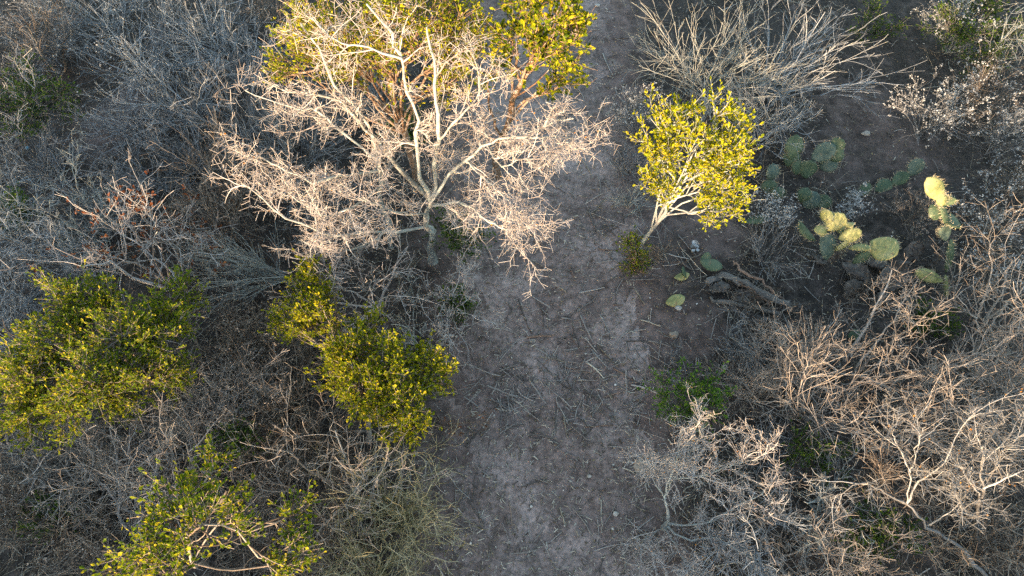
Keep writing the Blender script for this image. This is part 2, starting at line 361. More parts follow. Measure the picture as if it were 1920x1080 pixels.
# ---------------------------------------------------------------- plant generators
def add_leaves(g, P, n, L, asp, tb=(0, 1), t0=.15, upn=.8, spread=.8):
    """leaves along the shoots P"""
    N = len(P); idx = np.repeat(np.arange(N), n); t = rng.uniform(t0, 1, len(idx)); R = np.ones(P.shape[:2])
    b, tan, _ = lerp_at(P, R, idx, t); q = rng.standard_normal((len(idx), 3))
    d = tan * .7 + q * spread * .6; d[:, 2] += .25
    no = rng.standard_normal((len(idx), 3)) * .75 + np.array([-.15, -.55, .55])
    shoot = rng.uniform(-.18, .18, N)[idx]
    tt = np.clip(tb[0] + (tb[1] - tb[0]) * rng.random(len(idx)) ** 1.3 + shoot, 0, .93)
    tt = np.where(rng.random(len(idx)) < .02, 1.0, tt)
    l = L * rng.uniform(.6, 1.25, len(idx))
    wd = l * asp * rng.uniform(.8, 1.2, len(idx))
    if getattr(g, 'store', None) is not None: g.store.append((b, d, no, l, wd, tt))
    else: g.leaves(b, d, no, l, wd, tt)

STY = {  # stems, stem wander, levels of (n per parent, t0, angle, length factor of H, K, wander, up, radius), tip radius
    'thorn': dict(ns=9, w=.16, rs=.013, lv=[(6, .25, .85, .44, 6, .20, .05, .0075), (5, .15, .9, .23, 4, .26, .03, .0050), (3, .1, 1.1, .09, 2, .25, 0, .0036)], tip=.0019),
    'sparse': dict(ns=5, w=.15, rs=.014, lv=[(5, .35, .75, .42, 7, .16, .04, .0085), (4, .2, .8, .22, 5, .20, .02, .0052), (3, .2, .9, .10, 3, .22, 0, .0036)], tip=.0020),
    'whip': dict(ns=26, w=.06, rs=.009, lv=[(5, .25, .42, .48, 6, .09, .02, .0055), (3, .2, .5, .26, 4, .12, .02, .0039)], tip=.0020),
    'fine': dict(ns=20, w=.12, rs=.008, lv=[(6, .2, .6, .42, 6, .15, .05, .0052), (4, .2, .65, .22, 4, .18, .03, .0037)], tip=.0019),
    'curl': dict(ns=15, w=.2, rs=.008, lv=[(6, .15, .85, .40, 7, .27, .02, .0052), (4, .1, .85, .20, 5, .28, 0, .0037)], tip=.0019),
    'tuft': dict(ns=16, w=.12, rs=.006, lv=[(6, .3, .6, .36, 5, .16, .06, .0040), (5, .35, .6, .16, 3, .2, .06, .0028)], tip=.0016),
}
def stems_for(base, H, R, ns, w, lean=(0, 0), K=9, flat=.45):
    a = rng.uniform(0, 2 * np.pi, ns); rr = R * np.sqrt(rng.uniform(.05, 1, ns))
    tip = np.stack([rr * np.cos(a) + lean[0], rr * np.sin(a) + lean[1], H * rng.uniform(.55, 1.0, ns) * (1 - flat * (rr / R) ** 2)], -1)
    b = np.stack([.08 * R * rng.standard_normal(ns), .08 * R * rng.standard_normal(ns), np.full(ns, -.03)], -1)
    mid = b * .6 + tip * .4; mid[:, 2] = tip[:, 2] * rng.uniform(.5, .72, ns)
    t = np.linspace(0, 1, K)[None, :, None]
    P = b[:, None] * (1 - t) ** 2 + 2 * mid[:, None] * t * (1 - t) + tip[:, None] * t ** 2
    n = np.cumsum(rng.standard_normal((ns, K, 3)), 1) * w * H / K * 1.1; n[:, 0] = 0
    return P + n
def shrub(name, u, v, H, R, style, bm, label, cat='shrub', group=None, lean=(0, 0), leaf=None, tuft=None, dens=1.0, ns=None):
    s = STY[style]; rs = 1.25 if v < 360 else 1.0; c = at(u, v, H * .45); bx, by = c[0] - lean[0] * .5, c[1] - lean[1] * .5
    base = np.array([bx, by, float(gz_at(bx, by))])
    root = thing(name, label, cat, base, group)
    n = max(3, int((ns or s['ns']) * dens))
    P = stems_for(base, H, R, n, s['w'], lean); Rr = np.linspace(1, .25, P.shape[1])[None] * s['rs'] * rng.uniform(.6, 1.25, (n, 1)) * (H / 1.0) ** .5
    if style == 'sparse':
        for k in range(n): g = G(); g.tubes(P[k:k + 1], Rr[k:k + 1], 6); g.build('stem', M[bm], root)
    else: g = G(); g.tubes(P, Rr, 5); g.build('stems', M[bm], root, 'stuff')
    g = G(); p, r = P, Rr
    for k, (m, t0, an, Lf, K, wd, up, rad) in enumerate(s['lv']):
        p, r = kids(p, r, m, t0, an, Lf * max(H, R) * 1.0, K, wd, up, rad * rs, s['tip'] * rs); g.tubes(p, r, 3)
    g.build('twigs', M[bm], root, 'stuff')
    if leaf:
        lm, nl, L, asp, frac = leaf; sel = p[rng.random(len(p)) < frac]; gl = G(); add_leaves(gl, sel, nl, L, asp)
        gl.build('leaves', M[lm], root, 'stuff', smooth=False)
    if tuft:
        tm, frac, size, up_only = tuft; sel = p[rng.random(len(p)) < frac]
        if up_only: sel = sel[sel[:, -1, 2] > H * up_only]
        e = np.repeat(sel[:, -1], 4, 0) + size * 1.1 * rng.standard_normal((len(sel) * 4, 3))
        gl = G(); gl.blobs(e, size * rng.uniform(.4, 1.0, len(e)), rng.random(len(e))); gl.build('seed_tufts', M[tm], root, 'stuff', smooth=False)
    return root
def copy_tree(root, u, v, H, rot, sc, label, group=None):
    c = at(u, v, H * .45 * sc); r = root.copy(); COL.objects.link(r)
    r.location = (c[0], c[1], float(gz_at(c[0], c[1]))); r.rotation_euler = (0, 0, rot); r.scale = (sc, sc, sc)
    r['label'] = label
    if group: r['group'] = group
    for ch in list(root.children):
        k = ch.copy(); COL.objects.link(k); k.parent = r
    return r

def limb_tubes(limbs, r0s, K=14, M_=8):
    P = np.stack([resample([at(*p) for p in l], K) for l in limbs])
    P[:, 1:-1] += .007 * np.linalg.norm(P[:, -1] - P[:, 0], axis=1)[:, None, None] * rng.standard_normal(P[:, 1:-1].shape)
    R = np.stack([np.linspace(1, .28, K) ** .9 * r * (1 if k == 0 else .60) for k, r in enumerate(r0s)]); R *= rng.uniform(.78, 1.22, R.shape)
    return P, R
def leafy_tree(name, label, trunk, lobes, bm, lm, L, asp, nleaf, tr=.045, cat='tree', twigs=26, tb=(0, 1), group=None, extra=None, big=0):
    """trunk: list of (u,v,z); lobes: (u,v,z,r in metres)"""
    T = resample([at(*p) for p in trunk], 12); base = T[0].copy(); base[2] = float(gz_at(base[0], base[1])); T[0, 2] = base[2] - .05
    root = thing(name, label, cat, base, group)
    g = G(); g.tubes((T + .006 * rng.standard_normal(T.shape))[None], (np.linspace(1, .6, 12) * tr * np.r_[1.5, 1.2, np.ones(10)])[None], 10); g.build('trunk', M[bm], root, origin=base)
    gt, gl = G(), G(); gl.store = [] if big else None; Ps, Rs = [], []
    for (u, v, z, r) in lobes:
        c = at(u, v, z); s = T[rng.integers(5, 12)]
        m1 = s * .65 + c * .35 + np.array([0, 0, .04]); m2 = s * .25 + c * .75
        p = resample([s, m1 + .05 * rng.standard_normal(3), m2 + .05 * rng.standard_normal(3), c], 9); Ps.append(p); Rs.append(np.linspace(tr * .36, .006, 9))
        n = max(6, int(twigs * (r / .3) ** 2))
        d = nrm(rng.standard_normal((n, 3)) + np.array([0, 0, .35]))
        st = p[rng.integers(4, 9, n)]; tip = c + d * r * rng.uniform(.55, 1.0, (n, 1)) * np.array([1, 1, .8])
        W1 = walk(st, tip - st, np.linalg.norm(tip - st, axis=1), 6, .16, .03); W1R = np.linspace(1, .4, 6)[None] * .0055 * rng.uniform(.7, 1.3, (n, 1))
        gt.tubes(W1, W1R, 4)
        s2, s2r = kids(W1, W1R, 8, .3, .7, .15, 3, .18, .12, .0030, .0014); gt.tubes(s2, s2r, 3)
        s2 = s2[rng.random(len(s2)) < .92]
        add_leaves(gl, s2, nleaf, L, asp, tb)
        add_leaves(gl, W1, nleaf, L, asp, tb, .5)
    for p, r_ in zip(Ps, Rs): gb = G(); gb.tubes(p[None], r_[None], 7); gb.build('limb', M[bm], root, origin=base)
    if extra:
        P, R = limb_tubes(extra, [tr * .42] * len(extra), 12)
        for k in range(len(P)): gb = G(); gb.tubes(P[k:k + 1], R[k:k + 1], 7); gb.build('limb', M[bm], root, origin=base)
    gt.build('twigs', M[bm], root, 'stuff', origin=base)
    if big:                                            # the largest-looking leaves are objects of their own
        b, d, no, l, wd, tt = [np.concatenate(x) for x in zip(*gl.store)]
        o = np.argsort(np.linalg.norm(b - np.array([0, 0, CAM_H]), axis=1) / l); sel, rest = o[:big], o[big:]
        gl.leaves(b[rest], d[rest], no[rest], l[rest], wd[rest], tt[rest])
        var = []
        for k in range(6):
            q = G(); q.leaves(np.zeros((1, 3)), np.array([[1., 0, 0]]), np.array([[0, 0, 1.]]), 1.0, asp, np.array([tb[0] + (tb[1] - tb[0]) * (k + .5) / 6]))
            me = fast_mesh('leaf', q.V[0], q.F, q.T[0], False); me.materials.append(M[lm]); var.append(me)
        for k in sel:
            x = nrm(d[k]); z = nrm(no[k] - x * (no[k] @ x)); y = np.cross(z, x)
            lo = bpy.data.objects.new('leaf', var[min(5, int(tt[k] * 6))]); COL.objects.link(lo); lo.parent = root
            mx = Matrix(np.column_stack([x, y, z]).tolist()).to_4x4(); lo.matrix_local = Matrix.Translation(Vector(b[k] - base)) @ mx @ Matrix.Scale(float(l[k]), 4)
    gl.build('leaves', M[lm], root, 'stuff', smooth=False, origin=base)
    return root

# ---------------------------------------------------------------- the big leafless thorn tree
def hero_tree(name, label, limbs, radii, bm, lv, cat='tree', lichen=True, M_=8, zthin=9.0):
    P, R = limb_tubes(limbs, radii, 16, M_); base = P[0, 0].copy(); base[2] = float(gz_at(base[0], base[1])); P[0, 0, 2] = base[2] - .05; R[0, :3] *= np.array([1.55, 1.3, 1.1])
    root = thing(name, label, cat, base)
    lm = M['lichen'] if bm == 'pale' else M[bm]; g = G(); g.tubes(P[:1], R[:1], 12); g.build('trunk', lm, root, origin=base)
    for k in range(1, len(P)): g = G(); g.tubes(P[k:k + 1], R[k:k + 1], M_); g.build('limb', lm, root, origin=base)
    g = G(); p, r = P[1:], R[1:]; last = None
    for k, (m, t0, an, L, K, wd, up, rad) in enumerate(lv):
        p, r = kids(p, r, m, t0, an, L, K, wd, up, rad, .0016, taper=.25)
        if k == 0: kp = rng.random(len(p)) > .5 * np.clip((p[:, 0, 2] - zthin) / .3, 0, 1); p, r = p[kp], r[kp]
        g.tubes(p, r, 5 if k == 0 else 3)
        if k == 1: last = p
    g.build('twigs', M[bm], root, 'stuff', origin=base)
    if lichen:
        sel = last[rng.random(len(last)) < .10]; gl = G(); add_leaves(gl, sel, 2, .016, .8)
        gl.build('lichen', M['leaf_orange'], root, 'stuff', smooth=False, origin=base)
    return root
big = [
 [(813, 495, 0), (808, 470, .2), (813, 440, .45), (800, 425, .6), (802, 397, .8), (808, 377, 1.0)],
 [(808, 377, 1.0), (817, 327, 1.25), (820, 267, 1.7), (820, 187, 2.1), (813, 117, 2.4), (800, 50, 2.7)],
 [(808, 377, 1.0), (787, 333, 1.3), (783, 270, 1.6), (780, 213, 1.9), (763, 157, 2.2), (753, 110, 2.4), (733, 67, 2.6), (687, 7, 2.8)],
 [(808, 377, 1.0), (760, 330, 1.25), (720, 277, 1.5), (680, 233, 1.7), (653, 200, 1.85), (613, 180, 1.95), (547, 173, 2.0), (490, 150, 2.1)],
 [(735, 470, 0), (728, 420, .4), (715, 350, .9), (711, 300, 1.3), (690, 245, 1.6), (640, 160, 2.0), (593, 97, 2.3), (563, 43, 2.5)],
 [(711, 300, 1.3), (640, 250, 1.5), (600, 213, 1.6), (547, 200, 1.7), (460, 170, 1.8)],
 [(800, 425, .6), (727, 437, .8), (667, 437, .95), (613, 440, 1.05), (560, 420, 1.2), (500, 380, 1.4), (455, 345, 1.5)],
 [(711, 320, 1.1), (640, 330, 1.4), (580, 340, 1.5), (520, 310, 1.6), (470, 290, 1.7)],
 [(803, 390, .85), (857, 380, 1.1), (897, 400, 1.3), (940, 430, 1.4), (960, 445, 1.4)],
 [(808, 377, 1.0), (850, 320, 1.3), (873, 300, 1.45), (913, 273, 1.6), (960, 255, 1.75), (1030, 235, 1.85), (1075, 222, 1.95)],
 [(960, 255, 1.75), (1010, 258, 1.8), (1045, 255, 1.85), (1075, 262, 1.85)],
 [(873, 300, 1.45), (915, 340, 1.55), (950, 375, 1.6), (975, 400, 1.6)],
 [(820, 267, 1.7), (860, 220, 2.0), (900, 170, 2.2), (885, 100, 2.5)],
 [(753, 110, 2.4), (690, 90, 2.5), (630, 75, 2.55), (580, 30, 2.6)],
 [(715, 350, .9), (660, 390, 1.2), (600, 400, 1.35), (540, 360, 1.5)],
 [(735, 430, .5), (680, 460, .8), (620, 470, .95), (560, 450, 1.1)],
 [(802, 400, .8), (770, 400, 1.1), (720, 390, 1.3), (670, 370, 1.5)],
 [(913, 273, 1.6), (940, 310, 1.75), (975, 300, 1.85), (1020, 295, 1.9)]]
hero_tree('thorn_tree', 'large leafless pale thorn tree with a bent trunk at the path edge', big,
          [.048, .036, .034, .032, .040, .022, .026, .022, .022, .026, .014, .015, .02, .016, .018, .018, .018, .014], 'pale',
          [(10, .12, .85, .36, 7, .22, .03, .0080), (7, .12, .9, .23, 5, .28, .0, .0052), (8, .05, 1.2, .085, 2, .25, .0, .0033)], zthin=2.25)

# ---------------------------------------------------------------- leafy trees and bushes
leafy_tree('leafy_tree', 'yellow green leafy tree rising behind the large pale thorn tree',
  [(785, 345, 0), (772, 300, .45), (755, 240, .9), (738, 190, 1.3), (722, 120, 1.8)],
  [(640, 40, 2.4, .34), (715, 75, 2.3, .27), (590, 95, 2.0, .27), (830, 40, 2.5, .29), (860, 105, 2.2, .27), (770, 20, 2.6, .28), (535, 110, 1.7, .2), (670, 125, 1.9, .27), (845, 165, 1.8, .2), (590, 30, 2.3, .3), (560, 60, 2.0, .22), (900, 60, 2.4, .2), (875, 15, 2.5, .22), (520, 145, 1.5, .15), (650, 150, 1.6, .2), (690, 20, 2.5, .25), (830, 120, 2.2, .2)],
  'orange', 'leaf_y', .034, .48, 5, .04, twigs=26, tb=(.1, 1))
leafy_tree('leafy_tree', 'bright leafy tree with rounded leaves overhanging the far end of the path',
  [(935, 335, 0), (930, 290, .4), (955, 225, 1.1), (962, 185, 1.5), (985, 145, 1.9)],
  [(1040, 60, 2.4, .27), (1085, 105, 2.2, .19), (955, 75, 2.4, .2), (1000, 95, 2.2, .24), (1055, 135, 2.0, .17), (1010, 5, 2.7, .28), (1070, 10, 2.6, .22), (935, 130, 2.0, .15), (1085, 60, 2.4, .18), (965, 30, 2.5, .16)],
  'orange', 'leaf_y', .046, .58, 4, .036, twigs=20, big=250, extra=[[(940, 260, .8), (925, 220, 1.2), (915, 170, 1.7), (925, 110, 2.0)], [(962, 185, 1.5), (1000, 160, 1.8), (1040, 120, 2.1)]])
leafy_tree('small_leafy_tree', 'small yellow green tree leaning on a slanted pale trunk beside the path',
  [(1192, 508, 0), (1200, 470, .25), (1208, 452, .4), (1225, 425, .7), (1245, 400, .95), (1250, 385, 1.1), (1275, 345, 1.4)],
  [(1250, 235, 2.0, .19), (1345, 205, 2.0, .15), (1240, 290, 1.75, .17), (1365, 265, 1.85, .19), (1370, 330, 1.6, .16), (1322, 262, 1.9, .12), (1290, 300, 1.8, .12), (1330, 310, 1.7, .12), (1215, 340, 1.5, .12), (1375, 385, 1.35, .12), (1335, 390, 1.35, .13), (1225, 270, 1.8, .15), (1280, 210, 2.05, .13), (1385, 300, 1.7, .14), (1250, 360, 1.4, .13), (1345, 350, 1.5, .14), (1388, 240, 1.9, .12)],
  'lichen', 'leaf_y', .036, .5, 6, .021, twigs=38, tb=(.4, 1), big=200)
leafy_tree('leafy_bush', 'broad dense green bush with two humps beside the rusty leaved shrub',
  [(200, 800, 0), (205, 770, .2), (210, 730, .5), (212, 690, .8)],
  [(150, 555, 1.0, .32), (330, 560, 1.0, .28), (100, 630, 1.0, .34), (230, 630, 1.15, .34), (320, 630, 1.05, .30), (60, 710, .95, .34), (180, 715, 1.15, .34), (280, 705, 1.0, .28), (50, 780, .9, .28), (350, 690, .8, .2), (235, 760, .85, .22), (130, 780, .95, .25), (20, 700, .8, .25), (190, 560, 1.0, .22)],
  'brown', 'leaf_g', .030, .5, 7, .026, cat='bush', twigs=36, tb=(.2, 1), extra=[[(330, 760, .2), (345, 700, .6), (350, 660, .9)], [(320, 790, .2), (290, 740, .6), (265, 690, .95)]])
leafy_tree('leafy_bush', 'dense bright green bush bulging over the path edge below the thorn tree',
  [(690, 830, 0), (690, 800, .2), (690, 760, .5), (690, 720, .8)],
  [(580, 530, .8, .26), (600, 595, .85, .27), (660, 660, 1.0, .26), (730, 690, 1.1, .28), (800, 690, 1.0, .24), (680, 730, 1.05, .26), (755, 755, 1.05, .27), (780, 805, .95, .15), (640, 690, .9, .22), (845, 690, .9, .12), (540, 590, .75, .18), (690, 610, .95, .18), (740, 800, .9, .16)],
  'brown', 'leaf_y', .030, .52, 8, .026, cat='bush', twigs=40, tb=(.2, 1))
leafy_tree('leafy_tree', 'thin tree with large sparse green leaves and mottled white limbs',
  [(385, 1052, 0), (375, 1060, .6), (362, 1060, 1.0), (354, 1020, 1.35), (352, 970, 1.7)],
  [(350, 905, 1.6, .17), (325, 965, 1.75, .2), (280, 1020, 1.75, .18), (380, 985, 1.85, .18), (235, 1055, 1.6, .18), (425, 920, 1.5, .16), (560, 965, 1.2, .17), (555, 1035, 1.2, .17), (400, 865, 1.35, .12), (320, 1060, 1.7, .16), (570, 1070, 1.2, .15), (440, 980, 1.5, .14)],
  'brown', 'leaf_g', .036, .55, 4, .014, twigs=26, tb=(.1, 1), big=250, extra=[[(362, 1060, 1.0), (330, 1040, 1.3), (300, 1030, 1.6)], [(375, 1060, .6), (430, 1010, .9), (440, 950, 1.3)], [(385, 1060, .4), (450, 1065, .6), (500, 1025, .8), (550, 1000, 1.0)], [(354, 1020, 1.35), (385, 1000, 1.5), (400, 940, 1.7)]])
leafy_tree('green_sprout', 'small green sprout at the foot of the slanted trunk', [(1190, 515, 0), (1190, 505, .08), (1188, 490, .18)],
  [(1190, 455, .32, .07), (1185, 500, .12, .09), (1205, 490, .14, .07), (1188, 475, .22, .07)], 'orange', 'leaf_g', .03, .5, 4, .01, cat='plant', twigs=120)
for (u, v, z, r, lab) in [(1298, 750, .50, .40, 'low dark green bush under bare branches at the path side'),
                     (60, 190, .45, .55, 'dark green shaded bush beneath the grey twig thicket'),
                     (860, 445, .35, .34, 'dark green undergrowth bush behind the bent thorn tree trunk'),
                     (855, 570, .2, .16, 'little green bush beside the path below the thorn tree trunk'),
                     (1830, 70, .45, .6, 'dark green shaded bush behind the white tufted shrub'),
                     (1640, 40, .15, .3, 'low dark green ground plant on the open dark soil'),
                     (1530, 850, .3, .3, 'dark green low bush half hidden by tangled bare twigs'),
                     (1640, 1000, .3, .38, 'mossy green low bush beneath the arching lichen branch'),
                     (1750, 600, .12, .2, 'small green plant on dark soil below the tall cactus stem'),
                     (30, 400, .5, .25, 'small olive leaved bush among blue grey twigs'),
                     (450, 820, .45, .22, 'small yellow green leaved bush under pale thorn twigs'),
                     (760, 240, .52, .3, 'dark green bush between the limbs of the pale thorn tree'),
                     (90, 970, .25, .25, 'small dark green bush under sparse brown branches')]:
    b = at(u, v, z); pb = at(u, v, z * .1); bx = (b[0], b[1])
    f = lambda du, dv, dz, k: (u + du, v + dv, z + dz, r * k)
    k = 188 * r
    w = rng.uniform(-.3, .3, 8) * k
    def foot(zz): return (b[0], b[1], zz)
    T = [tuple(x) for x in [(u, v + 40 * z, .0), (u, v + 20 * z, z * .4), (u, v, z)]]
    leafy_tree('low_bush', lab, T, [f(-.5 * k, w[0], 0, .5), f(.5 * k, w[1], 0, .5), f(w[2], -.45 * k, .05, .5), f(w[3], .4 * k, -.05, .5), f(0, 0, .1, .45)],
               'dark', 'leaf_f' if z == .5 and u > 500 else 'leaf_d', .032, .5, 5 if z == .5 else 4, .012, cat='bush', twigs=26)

# ---------------------------------------------------------------- bare shrubs
SH = shrub
a1 = SH('twig_shrub', 250, 95, .8, .95, 'fine', 'silver', 'wide silvery grey twig shrub with pale seed tufts, beside the yellow leafy tree', tuft=('tuft', .25, 0.0109, .5), dens=1.5)
a2 = SH('twig_shrub', 90, 45, .8, .9, 'fine', 'grey', 'brownish grey twig shrub behind the dark shaded bush', tuft=('tuft', .18, 0.0093, .5), dens=1.4)
a3 = SH('twig_shrub', 400, 60, .85, .8, 'whip', 'silver', 'dense grey whip stemmed shrub against the yellow leafy tree', dens=1.3)
a4 = SH('twig_shrub', 340, 190, .8, .75, 'fine', 'silver', 'dense grey twig shrub overhanging the bare shaded soil', dens=1.4)
a5 = SH('twig_shrub', 440, 230, .8, .7, 'whip', 'grey', 'grey stemmed shrub touching the pale thorn tree limb tips', dens=1.2)
a6 = SH('twig_shrub', 300, 320, .7, .6, 'fine', 'grey', 'warm grey fine twig shrub above the rusty leaved shrub', dens=1.1)
SH('twig_shrub', 420, 350, .85, .6, 'fine', 'brown', 'brown grey twig shrub next to the rusty leaved shrub')
SH('seed_shrub', 505, 30, .75, .45, 'tuft', 'brown', 'brown seed tufted shrub at the edge of the yellow leafy tree', tuft=('drytuft', .6, .008, .4))
SH('sapling', 70, 80, 1.0, .5, 'sparse', 'brown', 'bare sapling with warm brown limbs above the dark bush', ns=3)
SH('sapling', 60, 215, .9, .4, 'sparse', 'pale', 'small pale bare sapling in front of the dark shaded bush', ns=3)
SH('twig_shrub', 100, 330, .35, .6, 'fine', 'silver', 'low blue grey twig shrub spreading over shaded soil', dens=.8)
b1 = SH('thorn_shrub', 55, 440, .9, .65, 'thorn', 'silver', 'blue grey thorny shrub behind the two humped green bush', dens=1.1)
SH('thorn_shrub', 150, 420, .9, .45, 'thorn', 'lichen', 'upright grey thorny shrub next to the rusty leaved shrub', dens=.8)
SH('rusty_shrub', 285, 470, 1.25, .65, 'sparse', 'pale', 'pale branched shrub holding rust red dry leaves above the green bush', leaf=('leaf_r', 4, .042, .5, .22), ns=8)
SH('twig_shrub', 400, 430, .9, .5, 'curl', 'brown', 'brown curly twig shrub with a few red leaves', leaf=('leaf_r', 2, .025, .6, .04))
SH('arching_shrub', 470, 510, .7, .4, 'whip', 'lichen', 'arching bundle of long grey stems leaning toward the green bush', lean=(-.55, -.2), dens=1.1)
SH('arching_shrub', 540, 300, .9, .6, 'whip', 'grey', 'shaded grey stems under the pale thorn tree', dens=1.0)
SH('twig_shrub', 640, 350, .7, .55, 'curl', 'grey', 'tangled grey twigs under the thorn tree crown')
c1 = SH('dry_shrub', 470, 620, .7, .38, 'curl', 'brown', 'dry brown curly shrub between the two green bushes', tuft=('drytuft', .5, .008, .3), dens=1.2)
c2 = SH('dry_shrub', 535, 735, .85, .5, 'curl', 'brown', 'dense dry shrub beside the bright green bush', tuft=('drytuft', .4, .008, .3), dens=1.4)
d1 = SH('thorn_shrub', 440, 735, .9, .42, 'thorn', 'tan', 'pale thorny shrub wedged against the two humped green bush')
SH('twig_shrub', 600, 840, .9, .55, 'curl', 'brown', 'brown tangled shrub below the bright green bush', dens=1.2)
SH('thorn_shrub', 90, 850, .9, .6, 'thorn', 'grey', 'grey thorny shrub tucked under the two humped green bush')
SH('twig_shrub', 20, 640, .9, .4, 'fine', 'silver', 'grey twig shrub along the outer side of the green bush')
SH('bare_shrub', 210, 950, 1.0, .65, 'sparse', 'pale', 'open brown branched shrub over dark leaf litter', ns=6)
SH('arching_shrub', 90, 1000, .7, .55, 'whip', 'brown', 'arching brown stems over the small dark bush', lean=(.2, 0), dens=.7)
d2 = SH('thorn_shrub', 300, 870, 1.1, .42, 'thorn', 'tan', 'pale thorny shrub rising behind the sparse leaved tree', dens=.9)
SH('twig_shrub', 490, 900, .8, .45, 'curl', 'brown', 'brown twig shrub between sparse leaved tree and olive shrub', leaf=('leaf_o', 2, .018, .5, .15))
SH('twig_shrub', 480, 1030, .8, .45, 'curl', 'brown', 'dry brown twig tangle beside the mottled white limbs')
SH('bare_shrub', 640, 910, 1.15, .6, 'sparse', 'tan', 'bare shrub with long pale slanting limbs near the path', ns=8)
SH('olive_shrub', 735, 950, 1.1, .45, 'curl', 'olive', 'olive yellow twiggy shrub with tiny leaves at the path edge', leaf=('leaf_o', 3, .018, .45, .5), dens=1.5)
SH('olive_shrub', 700, 1060, .8, .4, 'fine', 'olive', 'olive grey shrub with thin stems next to the bottom of the path', leaf=('leaf_o', 2, .018, .45, .3))
SH('thorn_shrub', 690, 545, 1.0, .6, 'sparse', 'pale', 'open pale thorny shrub under the low limbs of the thorn tree', ns=7)
SH('thorn_shrub', 850, 600, .7, .45, 'thorn', 'pale', 'low pale thorny shrub reaching out over the path edge', lean=(.15, 0), dens=.7)
SH('thorn_shrub', 770, 620, .6, .4, 'sparse', 'lichen', 'grey lichened bare branches behind the bright green bush', ns=6)
SH('broken_branch', 850, 790, .25, .28, 'sparse', 'orange', 'broken twiggy branch with dry orange leaves at the path edge', cat='branch', ns=4, lean=(.25, 0), leaf=('leaf_r', 1, .04, .45, .06))
# other side of the path
SH('whip_shrub', 1330, 125, 1.1, .95, 'whip', 'lichen', 'tall many stemmed bare grey shrub behind the slanted tree', dens=1.3)
SH('whip_shrub', 1480, 125, 1.0, .85, 'whip', 'silver', 'wide bare grey shrub arching over the open soil', lean=(.35, .1), dens=1.1)
SH('twig_shrub', 1440, 225, .75, .55, 'fine', 'silver', 'fine grey twig shrub between slanted tree and shaded prickly pear', dens=1.2)
SH('seed_shrub', 1195, 215, .6, .32, 'tuft', 'grey', 'small white tufted shrub between path and slanted tree crown', tuft=('tuft', .5, 0.0109, .4))
SH('twig_shrub', 1180, 300, .5, .32, 'fine', 'grey', 'low grey twig shrub hugging the path by the slanted tree', dens=.8)
SH('twig_shrub', 1185, 375, .4, .25, 'curl', 'lichen', 'low pale twig tangle near the slanted trunk', dens=.7)
s1 = SH('seed_shrub', 1840, 190, .75, .6, 'tuft', 'brown', 'large shrub covered in bright white seed tufts', tuft=('tuft', .30, 0.0115, .35), dens=1.4)
s2 = SH('seed_shrub', 1750, 215, .75, .45, 'tuft', 'grey', 'smaller white tufted shrub on the open dark soil', tuft=('tuft', .5, 0.0109, .4))
SH('seed_shrub', 1800, 60, .8, .45, 'tuft', 'lichen', 'white tufted shrub in front of the dark shaded bush', tuft=('tuft', .55, 0.0124, .4))
SH('sapling', 1895, 60, 1.4, .5, 'sparse', 'lichen', 'twisted pale bare sapling behind the white tufted shrubs', ns=3)
SH('seed_shrub', 1440, 405, .4, .22, 'tuft', 'grey', 'little white tufted plant by the loose cactus pad', tuft=('tuft', .6, 0.0109, .3), dens=.8)
SH('seed_shrub', 1590, 385, .35, .2, 'tuft', 'grey', 'little white tufted plant behind the yellow cactus pads', tuft=('tuft', .5, 0.0109, .3), dens=.6)
SH('seed_shrub', 1710, 400, .45, .24, 'tuft', 'brown', 'reddish stemmed tufted plant next to the tall cactus stem', tuft=('drytuft', .6, .007, .3), dens=.8)
s3 = SH('seed_shrub', 1870, 430, .6, .42, 'tuft', 'brown', 'warm brown white tufted shrub beyond the tall cactus stem', tuft=('tuft', .5, 0.0109, .4))
SH('seed_shrub', 1860, 530, .5, .3, 'tuft', 'brown', 'thin tufted shrub below the warm brown tufted one', tuft=('tuft', .5, 0.0109, .4), dens=.7)
SH('dry_shrub', 1440, 480, .5, .32, 'whip', 'grey', 'low dry stems between dead log and yellow cactus', dens=.6)
SH('twig_shrub', 1240, 480, .25, .25, 'curl', 'brown', 'low dry twig tangle at the foot of the slanted trunk', dens=.6)
SH('twig_shrub', 1250, 690, .22, .25, 'whip', 'grey', 'flattened grey twig clump on the path side', dens=.5)
SH('twig_shrub', 1400, 560, .3, .3, 'curl', 'brown', 'dry brown twig tangle over the decaying log', dens=.8)
SH('twig_shrub', 1620, 545, .3, .3, 'curl', 'brown', 'dry twig tangle over the dead cactus pads', dens=.7)
SH('twig_shrub', 1400, 640, .45, .38, 'curl', 'grey', 'low grey twig tangle below the decaying log', dens=.9)
SH('thorn_shrub', 1520, 650, .8, .55, 'thorn', 'tan', 'pale thorny shrub in front of the dead cactus pads', dens=.8)
SH('bare_shrub', 1640, 640, 1.0, .7, 'sparse', 'tan', 'open bare shrub with long pale limbs under the dead cactus pads', ns=7, lean=(.2, .1))
e1 = SH('twig_shrub', 1520, 740, 1.1, .5, 'fine', 'tan', 'dense sunlit pale twig shrub among darker thorn shrubs', dens=1.0)
e2 = SH('thorn_shrub', 1890, 570, 1.2, .55, 'sparse', 'tan', 'warm lit thorny shrub below the tufted shrubs', ns=8)
SH('twig_shrub', 1870, 690, 1.0, .5, 'curl', 'tan', 'pale tangled twig shrub beside the thick forked limb', dens=.9)
e3 = SH('thorn_shrub', 1700, 760, 1.0, .65, 'thorn', 'tan', 'wide thorny shrub around the dark shaded hollow', dens=.8)
SH('thorn_shrub', 1800, 830, 1.0, .55, 'thorn', 'tan', 'thorny shrub behind the thick forked limb', dens=.9)
